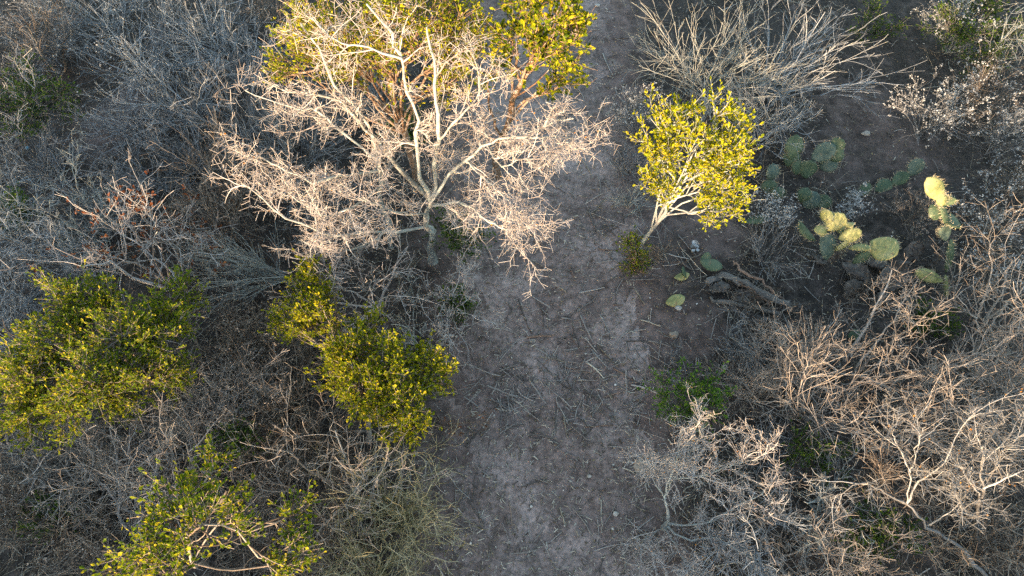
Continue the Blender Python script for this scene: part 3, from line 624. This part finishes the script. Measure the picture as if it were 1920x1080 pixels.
SH('thorn_shrub', 1560, 930, .8, .55, 'sparse', 'lichen', 'shaded grey thorny shrub by the arching lichen branch', dens=1.0)
SH('thorn_shrub', 1700, 990, .9, .6, 'thorn', 'brown', 'dark tangled thorn shrub over mossy green bush', dens=.8)
SH('twig_shrub', 1880, 1010, .8, .45, 'curl', 'brown', 'brown tangled shrub at the foot of the forked limb', dens=1.1, leaf=('leaf_r', 1, .02, .5, .04))
SH('twig_shrub', 1780, 900, .7, .5, 'curl', 'brown', 'brown fine twig tangle between thorn shrubs', dens=.7)
SH('twig_shrub', 1440, 840, .5, .35, 'curl', 'grey', 'grey tangle between the low dark bush and lichen thorn shrub', dens=.9)
SH('thorn_shrub', 1420, 1020, .8, .5, 'thorn', 'silver', 'blue grey thorny shrub spreading behind the lichen thorn shrub', dens=1.1)
hero_tree('lichen_shrub', 'blue grey lichen covered thorn shrub leaning by the path', [
  [(1245, 990, 0.00), (1252, 975, 0.16), (1250, 950, 0.36), (1245, 930, 0.44)],
  [(1245, 930, 0.44), (1262, 900, 0.56), (1285, 860, 0.72), (1315, 820, 0.88), (1320, 795, 0.96)],
  [(1245, 930, 0.44), (1258, 890, 0.64), (1272, 845, 0.80), (1280, 800, 0.96)],
  [(1250, 980, 0.12), (1310, 985, 0.28), (1360, 960, 0.44), (1420, 930, 0.56), (1450, 900, 0.64)],
  [(1245, 985, 0.04), (1290, 1010, 0.20), (1340, 1010, 0.32), (1400, 1040, 0.40), (1440, 1065, 0.48)],
  [(1245, 985, 0.04), (1265, 1020, 0.16), (1285, 1050, 0.28), (1310, 1085, 0.36)],
  [(1262, 900, 0.56), (1320, 890, 0.68), (1380, 870, 0.80), (1430, 860, 0.88)],
  [(1245, 930, 0.44), (1225, 900, 0.56), (1220, 870, 0.68)],
  [(1245, 990, 0.00), (1210, 1010, 0.16), (1200, 1050, 0.24)]],
  [.018, .015, .014, .016, .015, .013, .011, .011, .010], 'pale',
  [(13, .15, .8, .25, 6, .2, .03, .006), (7, .12, .9, .17, 4, .26, .02, .0042), (5, .05, 1.15, .065, 2, .25, .02, .0030)], cat='shrub')
hero_tree('forked_tree', 'bare forked tree with a thick crooked pale limb among thorn shrubs', [
  [(1838, 1035, 0), (1830, 1005, .4), (1832, 970, .8), (1840, 930, 1.1), (1845, 915, 1.2)],
  [(1845, 915, 1.2), (1870, 905, 1.35), (1900, 890, 1.45), (1940, 875, 1.5)],
  [(1845, 915, 1.2), (1838, 880, 1.4), (1845, 840, 1.6), (1855, 815, 1.7)],
  [(1840, 930, 1.1), (1815, 900, 1.25), (1800, 870, 1.4)],
  [(1845, 915, 1.2), (1870, 870, 1.4), (1880, 845, 1.6), (1910, 830, 1.7)],
  [(1832, 970, .8), (1805, 960, 1.0), (1800, 940, 1.2), (1790, 925, 1.3)]],
  [.018, .014, .012, .010, .010, .010], 'grey',
  [(6, .2, .7, .32, 6, .2, .03, .006), (6, .12, .85, .16, 4, .25, .02, .0042), (4, .05, 1.1, .065, 2, .25, .02, .0030)], cat='tree')
hero_tree('lichen_branch_tree', 'arching tree with thick lichen crusted branches among the thorn shrubs', [
  [(1880, 1130, 0), (1840, 1070, .3), (1790, 1020, .5), (1740, 985, .65), (1700, 945, .8)],
  [(1700, 945, .8), (1670, 930, .9), (1645, 915, 1.0), (1610, 905, 1.05), (1580, 925, .95), (1555, 935, .9)],
  [(1740, 985, .65), (1780, 960, .9), (1810, 930, 1.1)],
  [(1700, 945, .8), (1720, 905, 1.1), (1770, 870, 1.4), (1800, 800, 1.6), (1850, 760, 1.75), (1940, 730, 1.9)],
  [(1700, 945, .8), (1707, 885, 1.2), (1725, 820, 1.5), (1735, 800, 1.6)],
  [(1707, 885, 1.2), (1685, 840, 1.45), (1672, 805, 1.6)]],
  [.018, .014, .010, .012, .009, .008], 'grey',
  [(6, .2, .75, .32, 6, .22, .02, .006), (6, .12, .85, .16, 4, .25, .02, .0042), (4, .05, 1.1, .065, 2, .25, .02, .0030)], cat='tree')

for (src, H, u, v, rot, sc, lab) in [
    (a1, .8, 180, 20, 2.1, .9, 'silvery grey twig shrub at the far edge of the twig thicket'),
    (a4, .8, 460, 120, 4.0, .8, 'grey twig shrub squeezed between leafy tree and silvery twig shrub'),
    (a2, .8, 20, 110, 1.1, .8, 'grey brown twig shrub beside the warm brown sapling'),
    (a6, .7, 200, 370, 2.5, .9, 'low grey twig shrub behind the upright grey thorny shrub'),
    (a5, .9, 360, 290, 1.7, .8, 'grey stemmed shrub beyond the warm grey fine twig shrub'),
    (a4, .8, 240, 230, .9, .7, 'grey twig shrub fringing the bare shaded soil'),
    (a6, .7, 60, 300, 5.0, .9, 'low grey twig shrub beside the blue plastic scrap'),
    (b1, 1.0, 120, 480, 2.2, .8, 'grey thorny shrub just behind the bush humps'),
    (b1, 1.0, 10, 540, 4.1, .8, 'blue grey thorny shrub outside the green bush'),
    (c1, .7, 440, 660, 1.0, 1.1, 'dry brown curly shrub against the pale thorny shrub'),
    (c2, .85, 500, 800, 2.0, .9, 'dry brown shrub below the dense dry one'),
    (d1, .9, 380, 800, 3.0, .9, 'pale thorny shrub below the two humped green bush'),
    (c1, .7, 570, 640, 4.0, .9, 'dry brown shrub under the bright green bush'),
    (d2, 1.1, 180, 860, 1.3, .8, 'thorny shrub between the green bush and open brown shrub'),
    (c1, .7, 330, 880, 5.2, 1.0, 'dry brown twig clump behind the sparse leaved tree'),
    (c2, .85, 640, 1010, 1.0, .9, 'dry twig shrub behind the olive twiggy shrub'),
    (c1, .7, 170, 1040, 2.6, 1.1, 'dry brown twig clump under arching brown stems'),
    (c1, .7, 20, 930, 2.0, 1.1, 'dry brown twig clump beside the grey thorny shrub'),
    (e1, 1.1, 1430, 720, 1.5, .7, 'pale twig shrub beside the low dark bush'),
    (e3, 1.0, 1500, 1020, 1.0, .8, 'thorny shrub beyond the blue grey thorny one'),
    (e1, 1.1, 1920, 800, 3.0, .8, 'pale twig shrub beyond the forked tree'),
    (e2, 1.2, 1780, 680, 2.0, .8, 'thorny shrub beside the dark shaded hollow'),
    (e3, 1.0, 1620, 1060, 5.0, .8, 'thorny shrub under the mossy green bush edge'),
    (s3, .6, 1910, 340, 1.0, .9, 'brown tufted shrub between the large white one and warm brown one'),
    (s2, .75, 1880, 260, 3.0, .8, 'white tufted shrub at the foot of the large tufted one'),
    (a6, .7, 560, 240, 3.6, .9, 'grey twig shrub shaded by the thorn tree limbs'),
    (a6, .7, 640, 420, 1.2, .8, 'grey twig shrub under the low thorn tree limbs'),
    (a5, .9, 700, 180, 2.9, .8, 'grey stems between leafy tree and thorn tree')]:
    copy_tree(src, u, v, H, rot, sc, lab)

# ---------------------------------------------------------------- prickly pear
def padmat(name, c0, c1, c2):
    m, t, b, o = mat(name)
    col = ramp(t, noise(t, 9, 4), [(.3, c0), (.52, c1), (.75, c2)])
    col = mixc(t, ramp(t, noise(t, 16, 5, .7), [(.60, (0, 0, 0)), (.70, (1, 1, 1))]), col, (.17, .12, .07))
    vo = t.nodes.new('ShaderNodeTexVoronoi'); vo.inputs['Scale'].default_value = 34; cc = t.nodes.new('ShaderNodeTexCoord'); t.links.new(cc.outputs['Object'], vo.inputs['Vector'])
    col = mixc(t, ramp(t, vo.outputs['Distance'], [(.07, (.55, .55, .55)), (.14, (0, 0, 0))]), col, (.22, .18, .10))
    t.links.new(col, b.inputs['Base Color']); b.inputs['Roughness'].default_value = .55
    bump(t, b, noise(t, 30, 3), .4, .01); return m
M['pad'] = padmat('blue green cactus skin', (.045, .07, .038), (.075, .11, .062), (.12, .15, .09))
M['pad_y'] = padmat('pale and sunlit cactus skin', (.13, .15, .05), (.27, .27, .11), (.40, .37, .18))  # warm sunlight put into the skin colour; also serves pale fallen pads
M['pad_b'] = padmat('bluish cactus skin', (.05, .075, .058), (.085, .118, .092), (.13, .165, .13))
M['pad_dead'] = padmat('dead grey cactus skin', (.035, .027, .023), (.085, .072, .063), (.17, .155, .14))
M['spine'] = bark('cactus spine', (.45, .38, .22), (.60, .52, .34), (.75, .68, .5))
def pad(root, base, A, B, w, mt, face=(0, -.5, .85), th=.022, spines=True, name='pad'):
    dead = mt == 'pad_dead'
    A, B = np.asarray(A, float), np.asarray(B, float); d = B - A; L = np.linalg.norm(d); d = d / L
    n = np.array(face, float) + .18 * rng.standard_normal(3); n = n - d * (n @ d); n /= np.linalg.norm(n); s = np.cross(d, n)
    nu, nv = 11, 16; V = []
    bend = rng.uniform(-.03, .03)
    for i in range(nu + 1):
        t = i / nu; th_ = math.pi * t
        wd = w / 2 * max(.10, math.sin(math.pi * (t ** 1.18)) ** .55) if 0 < t < 1 else w * .03
        tz = th * max(.12, math.sin(th_) ** .5)
        for j in range(nv):
            a = 2 * math.pi * j / nv
            V.append(A + d * L * t + s * wd * math.cos(a) * rng.uniform(.97, 1.03) + n * (tz * math.sin(a) + bend * math.sin(th_)))
    V = np.array(V); F = []
    if dead: V = V + rng.standard_normal(V.shape) * .008 + n * (.035 * np.sin(V @ s * 40 + rng.uniform(0, 6)) * .5)[:, None]
    for i in range(nu):
        for j in range(nv): F.append([i * nv + j, i * nv + (j + 1) % nv, (i + 1) * nv + (j + 1) % nv, (i + 1) * nv + j])
    g = G(); g.add(V, [np.array(F), np.array([list(range(nv))[::-1]]), np.array([[nu * nv + j for j in range(nv)]])], .5)
    o = g.build(name, M[mt], root, origin=base, smooth=not dead)
    if spines:
        P0 = []; D0 = []
        for i in range(1, nu):
            for j in range(nv):
                if (i % 2 == 0 and j % 3 == 0) or (j in (0, nv // 2) and i > 3):
                    p = V[i * nv + j]; c = A + d * L * i / nu; o_ = nrm(p - c) * .5 + n * math.copysign(.6, (p - c) @ n)
                    for k in range(2): P0.append(p); D0.append(nrm(o_ + .35 * rng.standard_normal(3)))
        P0, D0 = np.array(P0), np.array(D0); ln = rng.uniform(.02, .042, (len(P0), 1))
        g = G(); g.tubes(np.stack([P0, P0 + D0 * ln], 1), np.tile([.0016, .0006], (len(P0), 1)), 3); g.build('spines', M['spine'], o, 'stuff', origin=base)
    return o
def cactus(name, label, pads, cat='cactus'):
    A = at(*pads[0][0]); base = np.array([A[0], A[1], float(gz_at(A[0], A[1]))]); r = thing(name, label, cat, base)
    for p in pads:
        pad(r, base, at(*p[0]), at(*p[1]), p[2] * 1.12, p[3], *(p[4:5]))
    return r
UPC = (0, -.55, .83); SIDE = (.8, -.3, .4)
cactus('prickly_pear', 'sunlit yellow prickly pear with spiny pads above dead grey pads', [
  ((1562, 492, .10), (1566, 462, .28), .15, 'pad_dead'), ((1550, 488, .22), (1547, 434, .42), .17, 'pad_b'),
  ((1566, 470, .28), (1592, 450, .42), .16, 'pad_y', (.5, -.5, .6)), ((1572, 448, .40), (1616, 433, .52), .13, 'pad_y'),
  ((1548, 432, .42), (1583, 401, .60), .19, 'pad_y'), ((1550, 436, .42), (1526, 430, .52), .09, 'pad_y'),
  ((1530, 452, .30), (1497, 415, .46), .10, 'pad', SIDE), ((1570, 436, .40), (1596, 420, .50), .11, 'pad'),
  ((1590, 466, .30), (1636, 466, .38), .10, 'pad_y', (0, .3, .9)), ((1598, 494, .18), (1634, 470, .34), .09, 'pad'),
  ((1632, 452, .36), (1682, 478, .46), .23, 'pad_y'), ((1585, 418, .52), (1600, 424, .55), .07, 'pad_y'), ((1540, 412, .5), (1560, 398, .64), .13, 'pad_y')])
cactus('prickly_pear', 'tall narrow prickly pear column of stacked pads beside tufted plants', [
  ((1776, 560, .02), (1773, 515, .22), .07, 'pad_y', SIDE), ((1768, 528, .2), (1716, 508, .3), .11, 'pad_y'),
  ((1773, 512, .2), (1782, 448, .55), .11, 'pad', (.3, -.5, .6)), ((1774, 452, .52), (1777, 420, .70), .12, 'pad_b'),
  ((1778, 425, .66), (1764, 380, .9), .10, 'pad', SIDE), ((1782, 400, .72), (1796, 428, .75), .12, 'pad'),
  ((1758, 412, .74), (1745, 384, .85), .12, 'pad'), ((1768, 385, .88), (1758, 362, 1.0), .09, 'pad_y'),
  ((1765, 374, .95), (1738, 333, 1.12), .15, 'pad_y'), ((1770, 385, .88), (1792, 372, .98), .10, 'pad')])
cactus('prickly_pear', 'shaded grey green prickly pear clump under grey stems', [
  ((1510, 335, .03), (1520, 300, .22), .17, 'pad'), ((1482, 300, .15), (1494, 252, .36), .18, 'pad'), ((1476, 312, .08), (1492, 282, .24), .16, 'pad'),
  ((1522, 300, .18), (1566, 272, .34), .18, 'pad_b'), ((1560, 282, .28), (1582, 262, .38), .14, 'pad'), ((1552, 298, .18), (1582, 282, .28), .15, 'pad'),
  ((1535, 315, .08), (1570, 298, .18), .18, 'pad_b'), ((1492, 328, .04), (1499, 300, .16), .13, 'pad')])
cactus('prickly_pear', 'low shaded prickly pear with upright pads at the little tufted plant', [
  ((1440, 365, .03), (1444, 336, .16), .15, 'pad'), ((1442, 340, .12), (1450, 306, .28), .15, 'pad_b'), ((1455, 375, .03), (1462, 350, .14), .13, 'pad')])
cactus('prickly_pear', 'small bluish prickly pear pads behind the sunlit yellow one', [
  ((1508, 392, .02), (1532, 360, .16), .17, 'pad_b'), ((1535, 392, .02), (1552, 366, .12), .15, 'pad'), ((1500, 380, .05), (1515, 352, .18), .13, 'pad')])
cactus('prickly_pear', 'creeping prickly pear with one blue pad on open soil', [
  ((1640, 358, .03), (1674, 343, .06), .15, 'pad'), ((1672, 345, .06), (1706, 328, .10), .14, 'pad'), ((1704, 330, .08), (1730, 298, .24), .16, 'pad_b'), ((1608, 368, .03), (1632, 344, .12), .10, 'pad')])
def loose_pad(u1, v1, u2, v2, w, mt, label, z1=.02, z2=.03, face=(0, -.1, 1), cat='cactus pad', spines=False, name='cactus_pad', th=.018):
    A, B = at(u1, v1, z1), at(u2, v2, z2); A[2] += float(gz_at(A[0], A[1])); B[2] += float(gz_at(B[0], B[1]))
    o = pad(None, A, A, B, w, mt, face, spines=spines, name=name, th=th); o.location = A; return tag(o, label, cat)
loose_pad(1247, 572, 1282, 562, .13, 'pad_y', 'pale green cactus pad lying flat at the edge of the path')
loose_pad(1310, 492, 1352, 508, .15, 'pad', 'curled green cactus pad propped on the decaying log', .06, .10, (0, -.6, .8))
loose_pad(1316, 505, 1326, 478, .10, 'pad', 'upright cactus pad behind the curled green one', .04, .10)
loose_pad(1262, 526, 1290, 520, .09, 'pad_y', 'small yellowish cactus pad near the slanted trunk', .03, .05)
loose_pad(1284, 528, 1278, 505, .07, 'pad', 'thin pale green cactus pad standing next to the small yellowish one', .03, .12, SIDE)
loose_pad(1394, 422, 1440, 414, .13, 'pad', 'grey green cactus pad beside the little tufted plant', .12, .14)
loose_pad(1588, 634, 1612, 628, .12, 'pad', 'dark green fallen pad beneath bare thorn twigs')
loose_pad(1645, 545, 1705, 496, .25, 'pad_dead', 'large dead grey brown cactus pad under the yellow pad', .05, .22, UPC, th=.03)
loose_pad(1690, 498, 1728, 456, .17, 'pad_dead', 'dead grey cactus pad leaning toward the tall cactus stem', .08, .26, UPC)
loose_pad(1572, 492, 1632, 528, .17, 'pad_dead', 'dead curled cactus pad under the sunlit pads', .10, .06, (0, -.2, .9), th=.03)
loose_pad(1578, 555, 1612, 530, .14, 'pad_dead', 'dead cactus chunk in front of the dead curled pad', .04, .08, UPC, th=.035)
loose_pad(1620, 490, 1668, 500, .13, 'pad_dead', 'dark dead pad between the yellow pads', .05, .08)
loose_pad(1520, 480, 1552, 500, .15, 'pad_dead', 'grey dead pad at the base of the yellow cactus', .05, .07)
loose_pad(1730, 505, 1765, 470, .12, 'pad_dead', 'brown dead pad against the tall cactus stem', .05, .25, SIDE)
for k, (u, v, w, lab) in enumerate([(1655, 560, .13, 'dry dead pad scrap below the large dead pad'), (1480, 575, .12, 'grey dead pad half buried near the thorny shrub'), (1390, 555, .16, 'broad dead pad on the decaying log'), (1345, 545, .11, 'brittle grey pad scrap next to the decaying log'), (1420, 600, .12, 'brown pad scrap below the decaying log')]):
    loose_pad(u - 18, v + 6, u + 18, v - 6 + 6 * (k % 3), w, 'pad_dead', lab, .04, .06, (rng.uniform(-.4, .4), -.3, .9), th=.02)
def log(name, label, pts, r, bm, cat='log', lump=.25):
    P = resample([at(*p) for p in pts], 18); base = P[0].copy(); rr = r * (1 + lump * rng.uniform(-1, 1, 18)); rr[0] *= .6; rr[-1] *= .3
    g = G(); g.tubes((P + .014 * rng.standard_normal(P.shape))[None], rr[None], 6, cap=True); o = g.build(name, M[bm], origin=base, smooth=False); o.location = base; return tag(o, label, cat)
log('dead_log', 'dark decaying cactus trunk lying among dead pads', [(1325, 530, .05), (1370, 520, .08), (1420, 545, .10), (1480, 575, .08)], .034, 'dark')
log('dead_log', 'brown split decaying log below the dark one', [(1330, 560, .05), (1380, 570, .07), (1430, 580, .06), (1460, 592, .05)], .02, 'dark')
log('dead_log', 'rusty bark strip resting on the dark log', [(1385, 530, .12), (1410, 545, .14), (1440, 570, .12)], .010, 'brownstick')
log('dead_log', 'grey dead stem rising from the decaying log', [(1470, 560, .05), (1430, 530, .16), (1390, 505, .2), (1375, 490, .2)], .012, 'brownstick')

# ---------------------------------------------------------------- sticks, stones and litter on the path
def stick(p, r, mt, label, bend=.02, group=None):
    (u1, v1), (u2, v2) = p; A, B = gpt(u1, v1), gpt(u2, v2); K = 8; t = np.linspace(0, 1, K)[:, None]
    P = A * (1 - t) + B * t; s = np.array([-(B - A)[1], (B - A)[0], 0]); s = s / max(np.linalg.norm(s), 1e-6)
    P = P + s * (np.sin(t * math.pi) * rng.uniform(-1, 1) * bend + .0012 * rng.standard_normal((K, 1))) * np.linalg.norm(B - A) * 4
    rr = r * np.linspace(1, .55, K) * rng.uniform(.85, 1.15, K)
    P[:, 2] = gz_at(P[:, 0], P[:, 1]) + r * 1.1 + .006 * np.sin(np.linspace(0, 5, K) + rng.uniform(0, 6))
    mid = P[0].copy(); g = G(); g.tubes(P[None], rr[None], 5, cap=True)
    if rng.random() < .5 and r > .003:
        k, kr = kids(P[None], rr[None], 2, .3, .6, np.linalg.norm(B - A) * .3, 4, .15, 0, r * .6, r * .3)
        k[:, :, 2] = np.maximum(k[:, :, 2], gz_at(k[:, :, 0], k[:, :, 1]) + r * .5); g.tubes(k, kr, 4)
    o = g.build('stick', M[mt], origin=mid); o.location = mid; return tag(o, label, 'stick', group)
stick(((987, 634), (1041, 630)), .012, 'brownstick', 'thick brown stick lying crosswise in the middle of the path', .005)
stick(((913, 723), (985, 748)), .009, 'drystick', 'stout grey stick at the path edge beside the bright green bush', .01)
stick(((1103, 400), (1122, 448)), .009, 'drystick', 'stout grey stick on the path level with the slanted trunk', .005)
stick(((972, 563), (997, 628)), .006, 'drystick', 'long thin dark stick pointing at the thick brown stick', .01)
stick(((1127, 937), (1130, 987)), .006, 'straw', 'straight straw coloured stick near the lichen thorn shrub', .004)
stick(((1142, 1015), (1183, 977)), .005, 'drystick', 'slender stick slanting toward the lichen thorn shrub', .005)
stick(((1093, 730), (1147, 770)), .008, 'drystick', 'slanting grey stick lying near the low dark bush', .01)
stick(((1190, 732), (1178, 792)), .005, 'drystick', 'thin upright lying stick next to the low dark bush', .01)
small = [((1075, 422), (1115, 442)), ((1038, 432), (1088, 434)), ((1107, 407), (1135, 375)), ((1050, 543), (1062, 553)), ((1002, 560), (1030, 600)), ((1087, 593), (1113, 647)),
         ((1070, 632), (1088, 657)), ((1065, 498), (1078, 532)), ((985, 485), (1018, 503)), ((1150, 572), (1168, 573)), ((1190, 545), (1208, 573)), ((1052, 598), (1073, 602)), ((1020, 987), (1000, 1017)),
         ((1057, 777), (1065, 823)), ((1167, 876), (1190, 887)), ((960, 745), (990, 770)), ((940, 752), (975, 742)), ((930, 765), (962, 768)), ((948, 775), (985, 760)), ((955, 755), (985, 790)),
         ((1040, 660), (1010, 700)), ((1060, 690), (1110, 700)), ((1100, 680), (1140, 720)), ((1120, 650), (1160, 690)), ((1010, 670), (1060, 680)), ((1130, 745), (1170, 735)), ((1090, 755), (1130, 775)),
         ((1080, 700), (1070, 750)), ((1150, 690), (1190, 715)), ((1020, 720), (1050, 745)), ((1000, 455), (1030, 470)), ((1010, 520), (1000, 555)), ((1140, 480), (1165, 500)), ((1120, 470), (1160, 470)),
         ((1115, 495), (1150, 490)), ((1030, 350), (1060, 365)), ((1020, 300), (1045, 330)), ((1090, 300), (1110, 335)), ((1130, 100), (1150, 140)), ((1120, 330), (1125, 370)), ((1200, 600), (1240, 615)), ((1215, 640), (1260, 655)),
         ((955, 940), (960, 985)), ((890, 870), (930, 900)), ((1050, 950), (1062, 985)), ((1180, 920), (1200, 960)), ((970, 640), (930, 690)), ((1095, 800), (1150, 795))]
marks = [((1000, 630), 'near the thick brown stick'), ((1110, 420), 'across from the slanted trunk'), ((1150, 490), 'at the foot of the slanted trunk'), ((950, 760), 'in the pile beside the bright green bush'),
         ((1100, 700), 'in the twig drift on mid path'), ((1180, 760), 'beside the low dark bush'), ((1230, 620), 'by the rounded tan stone'), ((1060, 320), 'below the thorn tree branch tips'), ((1130, 120), 'toward the leafy tree overhanging the path'),
         ((980, 980), 'on the smooth dusty path'), ((1180, 930), 'close to the lichen thorn shrub'), ((1060, 530), 'on the clear stretch past the thorn tree')]
for p in small:
    mt = ['drystick', 'drystick', 'brownstick', 'straw'][rng.integers(4)]; c = ((p[0][0] + p[1][0]) / 2, (p[0][1] + p[1][1]) / 2)
    wh = min(marks, key=lambda m: math.hypot(m[0][0] - c[0], m[0][1] - c[1]))[1]; ln = math.hypot(p[0][0] - p[1][0], p[0][1] - p[1][1])
    lab = ('short ' if ln < 32 else 'long ' if ln > 48 else 'thin ') + {'drystick': 'grey', 'brownstick': 'brown', 'straw': 'straw coloured'}[mt] + ' dry stick ' + wh
    stick(p, rng.uniform(.005, .0085), mt, lab, .012, lab)
def stone(u, v, r, mt, label, sq=.55, cat='stone', name='stone', group=None):
    p = gpt(u, v); V = IC2V * (1 + .16 * rng.standard_normal((len(IC2V), 1))) * r * np.array([1.15, .9, sq])
    g = G(); g.add(V, IC2F, rng.random()); o = g.build(name, M[mt], smooth=False); o.location = (p[0], p[1], p[2] + r * sq * .45); return tag(o, label, cat, group)
stone(1203, 873, .065, 'tanstone', 'flat tan stone on the path side by the lichen thorn shrub', .35)
stone(1262, 631, .042, 'tanstone', 'rounded tan stone below the flat cactus pad', .7)
stone(1155, 963, .022, 'stone', 'small pale stone near the straw coloured stick')
stone(1105, 893, .016, 'stone', 'white pebble in the middle of the dusty path')
stone(1270, 583, .03, 'stone', 'pale stone touching the flat cactus pad')
stone(1005, 715, .02, 'tanstone', 'small tan pebble between scattered sticks')
stone(1622, 254, .04, 'stone', 'pale stone on the open soil beyond the shaded prickly pear', .5)
stone(1358, 690, .03, 'stone', 'white stone beside the flattened grey twig clump')
stone(1120, 12, .03, 'stone', 'pale stone at the far end of the path')
stone(1000, 640, .022, 'stone', 'pale pebble against the thick brown stick')
g = G()
N = 14; c = gpt(1300, 468); a = rng.uniform(0, 6.28, N); P = c + np.stack([.03 * rng.standard_normal(N), .03 * rng.standard_normal(N), .02 + .02 * rng.random(N)], -1) - c
g.leaves(P, np.stack([np.cos(a), np.sin(a), .3 * np.ones(N)], -1), np.tile([0, 0, 1.], (N, 1)) + .4 * rng.standard_normal((N, 3)), .06, .04, rng.random(N))
o = g.build('dried_weed', M['tuft'], smooth=False); o.location = c; tag(o, 'pale white dried weed on the soil beside the slanted tree', 'weed')
m_, t_, b_, o_ = mat('blue plastic'); b_.inputs['Base Color'].default_value = (.12, .30, .42, 1); b_.inputs['Roughness'].default_value = .4; M['blue'] = m_
o = stone(52, 277, .025, 'blue', 'small blue plastic scrap on the shaded soil', .4, 'scrap', 'plastic_scrap')

# ---------------------------------------------------------------- unseen brush added behind the camera to shade the ground
g = G(); gt = G(); sx = math.sin(SUN_AZ); sy = math.cos(SUN_AZ)
for k in range(84):
    x = -14 + 21 * (k + rng.random()) / 84; y = -3.2 - 2.2 * rng.random()
    hh = (1.85 if x < -8.0 else 1.5 if x < -3.2 else 1.75 if x < -.75 else 1.0 if x < .5 else 1.5) * rng.uniform(.82, 1.12); r = .75  # heights shaped for the light; the low gap lets sun reach the cactus
    n = 260
    d = nrm(rng.standard_normal((n, 3))); q = d * (rng.random((n, 1)) ** .4) * np.array([r, r, hh * .52]) + np.array([x, y, hh * .5]); q = q[q[:, 2] > .02]
    a = rng.standard_normal((len(q), 3)); g.leaves(q, a, rng.standard_normal((len(q), 3)), .19, .11, rng.random(len(q)))
    P = stems_for(None, hh, r, 5, .1) + np.array([x, y, 0]); gt.tubes(P, np.full(P.shape[:2], .012), 4)
th = g.build('shade_thicket', M['leaf_g'], kind='stuff', smooth=False); tag(th, 'unseen green brush added to shade the clearing', 'brush', None, 'stuff')
gt.build('stems', M['grey'], th, 'stuff')
